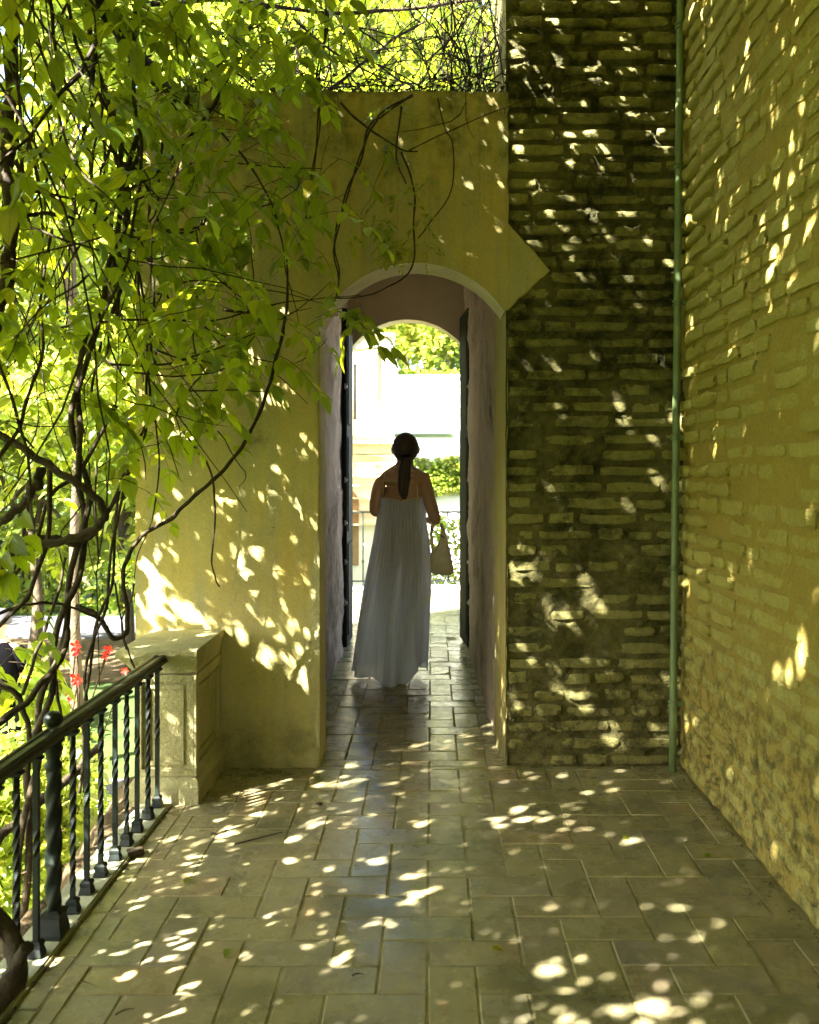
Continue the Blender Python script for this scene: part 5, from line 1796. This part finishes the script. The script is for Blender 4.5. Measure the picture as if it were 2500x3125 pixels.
# ------------------------------------------------------------------ the leafy roof and side of the terrace that dapple the light, extended rearward to cut sky
def canopy(name, n, box, size, label, parent=None, margin=.0):
    (x0, x1), (y0, y1), (z0, z1) = box
    k_ = int(n / 9)
    P = np.stack([rng.uniform(x0, x1, k_), rng.uniform(y0, y1, k_), rng.uniform(z0, z1, k_)], 1)
    D = np.stack([rng.normal(size=k_), rng.normal(size=k_), rng.uniform(-.5, .3, k_)], 1)
    pp, aa, nn, ss = sprays(P, D, rng.uniform(.14, .26, k_), 1.0, 4)
    ss = ss * size * rng.uniform(.8, 1.25, len(ss))
    # leave out what would hang in a gap
    ok = np.ones(len(pp), bool)
    an = norm(aa)
    X_ = norm(np.cross(an, nn))
    for f_, w_ in ((.12, 0), (.5, 0), (.9, 0), (.5, .25), (.5, -.25)):
        c = pp + an * (ss * f_)[:, None] + X_ * (ss * w_)[:, None]
        i_ = ((c @ GA + GOFF) / GRES).astype(int).clip(0, 1599); j_ = ((c @ GB_ + GOFF) / GRES).astype(int).clip(0, 1599)
        ok &= ~gap[i_, j_]
    pp, aa, nn, ss = pp[ok], aa[ok], nn[ok], ss[ok]
    v, t, u, r = leaves(pp, aa, nn, ss, 'far', 1.2)
    root = tag(anchor(name, ((x0 + x1) / 2, (y0 + y1) / 2, z0)), label, 'climbing vine', 'leafy vines that shade the terrace')
    o = link('foliage', arr_mesh('foliage', v, t, M['leaf_far'], False, u, r), root); o['kind'] = 'stuff'
    return root


canopy('unseen_vine_curtain', 120000, ((-2.2, -1.5), (-3.4, 2.3), (.75, 5.3)), .068, 'leafy vine curtain hanging outside the near part of the railing')
canopy('unseen_vine_curtain', 23000, ((-3.3, -2.15), (1.5, 4.0), (1.6, 5.6)), .075, 'added outer leaf curtain, out of view, keeping sun off the plaster')  # unseen leaves added to block sun from the plaster wall
canopy('vine_canopy', 170000, ((-2.5, 1.8), (-3.3, 4.15), (4.05, 4.6)), .068, 'dense leafy vine roof spread above the terrace')
canopy('unseen_vine_curtain', 30000, ((-2.2, 1.2), (-3.4, -3.0), (.3, 4.8)), .08, 'added leaf curtain behind the viewer that cuts the sky light')  # unseen leaves added to darken the terrace against open sky behind the camera
rf = tag(anchor('pergola', (-1.4, 1, 0)), 'timber pergola beams carrying the vine roof above the terrace', 'pergola')
for yy in (-3.0, -1.2, .6, 2.4, 4.1):
    MB().box(-2.2, 1.3, yy - .04, yy + .04, 4.62, 4.74).build('beam', M['twig'], rf)
for yy in (-1.2, 1.2):
    MB().tube([(-1.75, yy, GZ), (-1.75, yy, 4.62)], .05, 10).build('post', M['twig'], rf)

# ------------------------------------------------------------------ small things on the paving
def twig(pts, r, label, name='twig'):
    P = [Vector(((X - CX) / F * (F * EYE / (Y - CY)), F * EYE / (Y - CY), .004 + r)) for X, Y in pts]
    o = MB().tube(catmull(P, 4), [r * (1 - .5 * i / (4 * (len(P) - 1))) for i in range(4 * (len(P) - 1) + 1)], 6, .15).build(name, M['twig'])
    return tag(o, label, 'twig', 'fallen twigs on the tiles')
twig([(716, 2583), (780, 2566), (830, 2553), (862, 2545)], .0035, 'long curved dark twig lying on the tiles in the middle left')
twig([(643, 2548), (670, 2547), (692, 2538)], .003, 'short dark twig lying just left of the long curved one')
twig([(722, 2421), (800, 2417), (818, 2413)], .002, 'thin twig on the tiles before the pedestal corner')
twig([(352, 3105), (380, 3090), (410, 3085)], .0028, 'bent twig lying at the bottom edge on the left')
twig([(252, 2999), (275, 3008), (298, 3018)], .0016, 'tiny straw twig near the railing at the lower left')
twig([(1075, 2985), (1090, 2978), (1108, 2980)], .0028, 'small dark twig on the joint at the bottom middle')
twig([(2120, 2540), (2130, 2552)], .002, 'tiny twig crumb beside the side wall')
d_ = F * EYE / (2610 - CY)
blk = MB().box(-.03, .03, -.022, .022, 0, .022).build('stone_chip', M['bark'], None, .003)
blk.location = ((413 - CX) / F * d_, d_, .0); blk.rotation_euler = (0, 0, .5)
tag(blk, 'small dark block lying on the border tiles beside the railing', 'stone chip')
d_ = F * EYE / (2456 - CY)
blk = MB().box(-.010, .010, -.012, .012, 0, .009).build('stone_chip', M['bark'], None, .002)
blk.location = ((975 - CX) / F * d_, d_, .0); blk.rotation_euler = (0, 0, .9)
tag(blk, 'tiny dark chip lying on a tile in front of the passage', 'stone chip')
# fallen leaves
def fallen(X, Y, s, label, a, z=0.006):
    d = F * EYE / (Y - CY)
    o = bpy.data.objects.new('fallen_leaf', leafmeshes[random.randrange(6)]); col.objects.link(o)
    o.location = ((X - CX) / F * d, d, z); o.rotation_euler = (random.uniform(-.2, .2), random.uniform(-.2, .2), a); o.scale = (s, s, s)
    return tag(o, label, 'leaf', 'fallen leaves')
for X_, Y_, s_, l_ in ((560, 2700, .045, 'small curled leaf lying on the tiles between the twigs and the railing'), (1900, 2560, .05, 'fallen leaf near the foot of the dark brick wall'),
                       (980, 2380, .04, 'fallen leaf by the left door jamb'), (700, 2900, .05, 'fallen leaf in the lower left of the paving'), (2150, 2620, .045, 'fallen leaf beside the foot of the side wall'),
                       (1500, 2900, .04, 'fallen leaf alone in the lower middle of the paving')):
    o_ = fallen(X_, Y_, s_, l_, random.uniform(0, 6))
fallen(1326, 1936, .05, 'small green leaf lying on the passage tiles right of the woman', 1.2)
mb = MB()
for i in range(420):
    y = random.uniform(1.6, 4.25); x = random.choice((random.uniform(-1.50, -1.27), random.uniform(-1.12, -1.10), 1.19 - random.random() ** 3 * .12, random.uniform(-1.5, -1.3)))
    r = random.uniform(.003, .012); a = random.uniform(0, PI)
    z = -.012 if x < -1.26 else .004
    if x < -1.26: z = -.02 + random.random() * .02
    c = Vector((x, y, z)); u, v = Vector((math.cos(a), math.sin(a), random.uniform(-.3, .5))) * r, Vector((-math.sin(a), math.cos(a), random.uniform(-.3, .3))) * r * .45
    mb.add([c - u, c + v, c + u, c - v], [(0, 1, 2, 3)])
for i in range(260):
    y = random.uniform(1.8, 7); x = random.uniform(-1.0, 1.15) if y < 4.2 else random.uniform(-.6, .25)
    r = random.uniform(.0015, .004); a = random.uniform(0, PI)
    c = Vector((x, y, .0035)); u, v = Vector((math.cos(a), math.sin(a), 0.2)) * r, Vector((-math.sin(a), math.cos(a), 0.3)) * r * .5
    mb.add([c - u, c + v, c + u, c - v], [(0, 1, 2, 3)])
tag(mb.build('debris', M['twig']), 'dry leaf crumbs and bits scattered on the paving and the soil ledge', 'debris', kind='stuff')
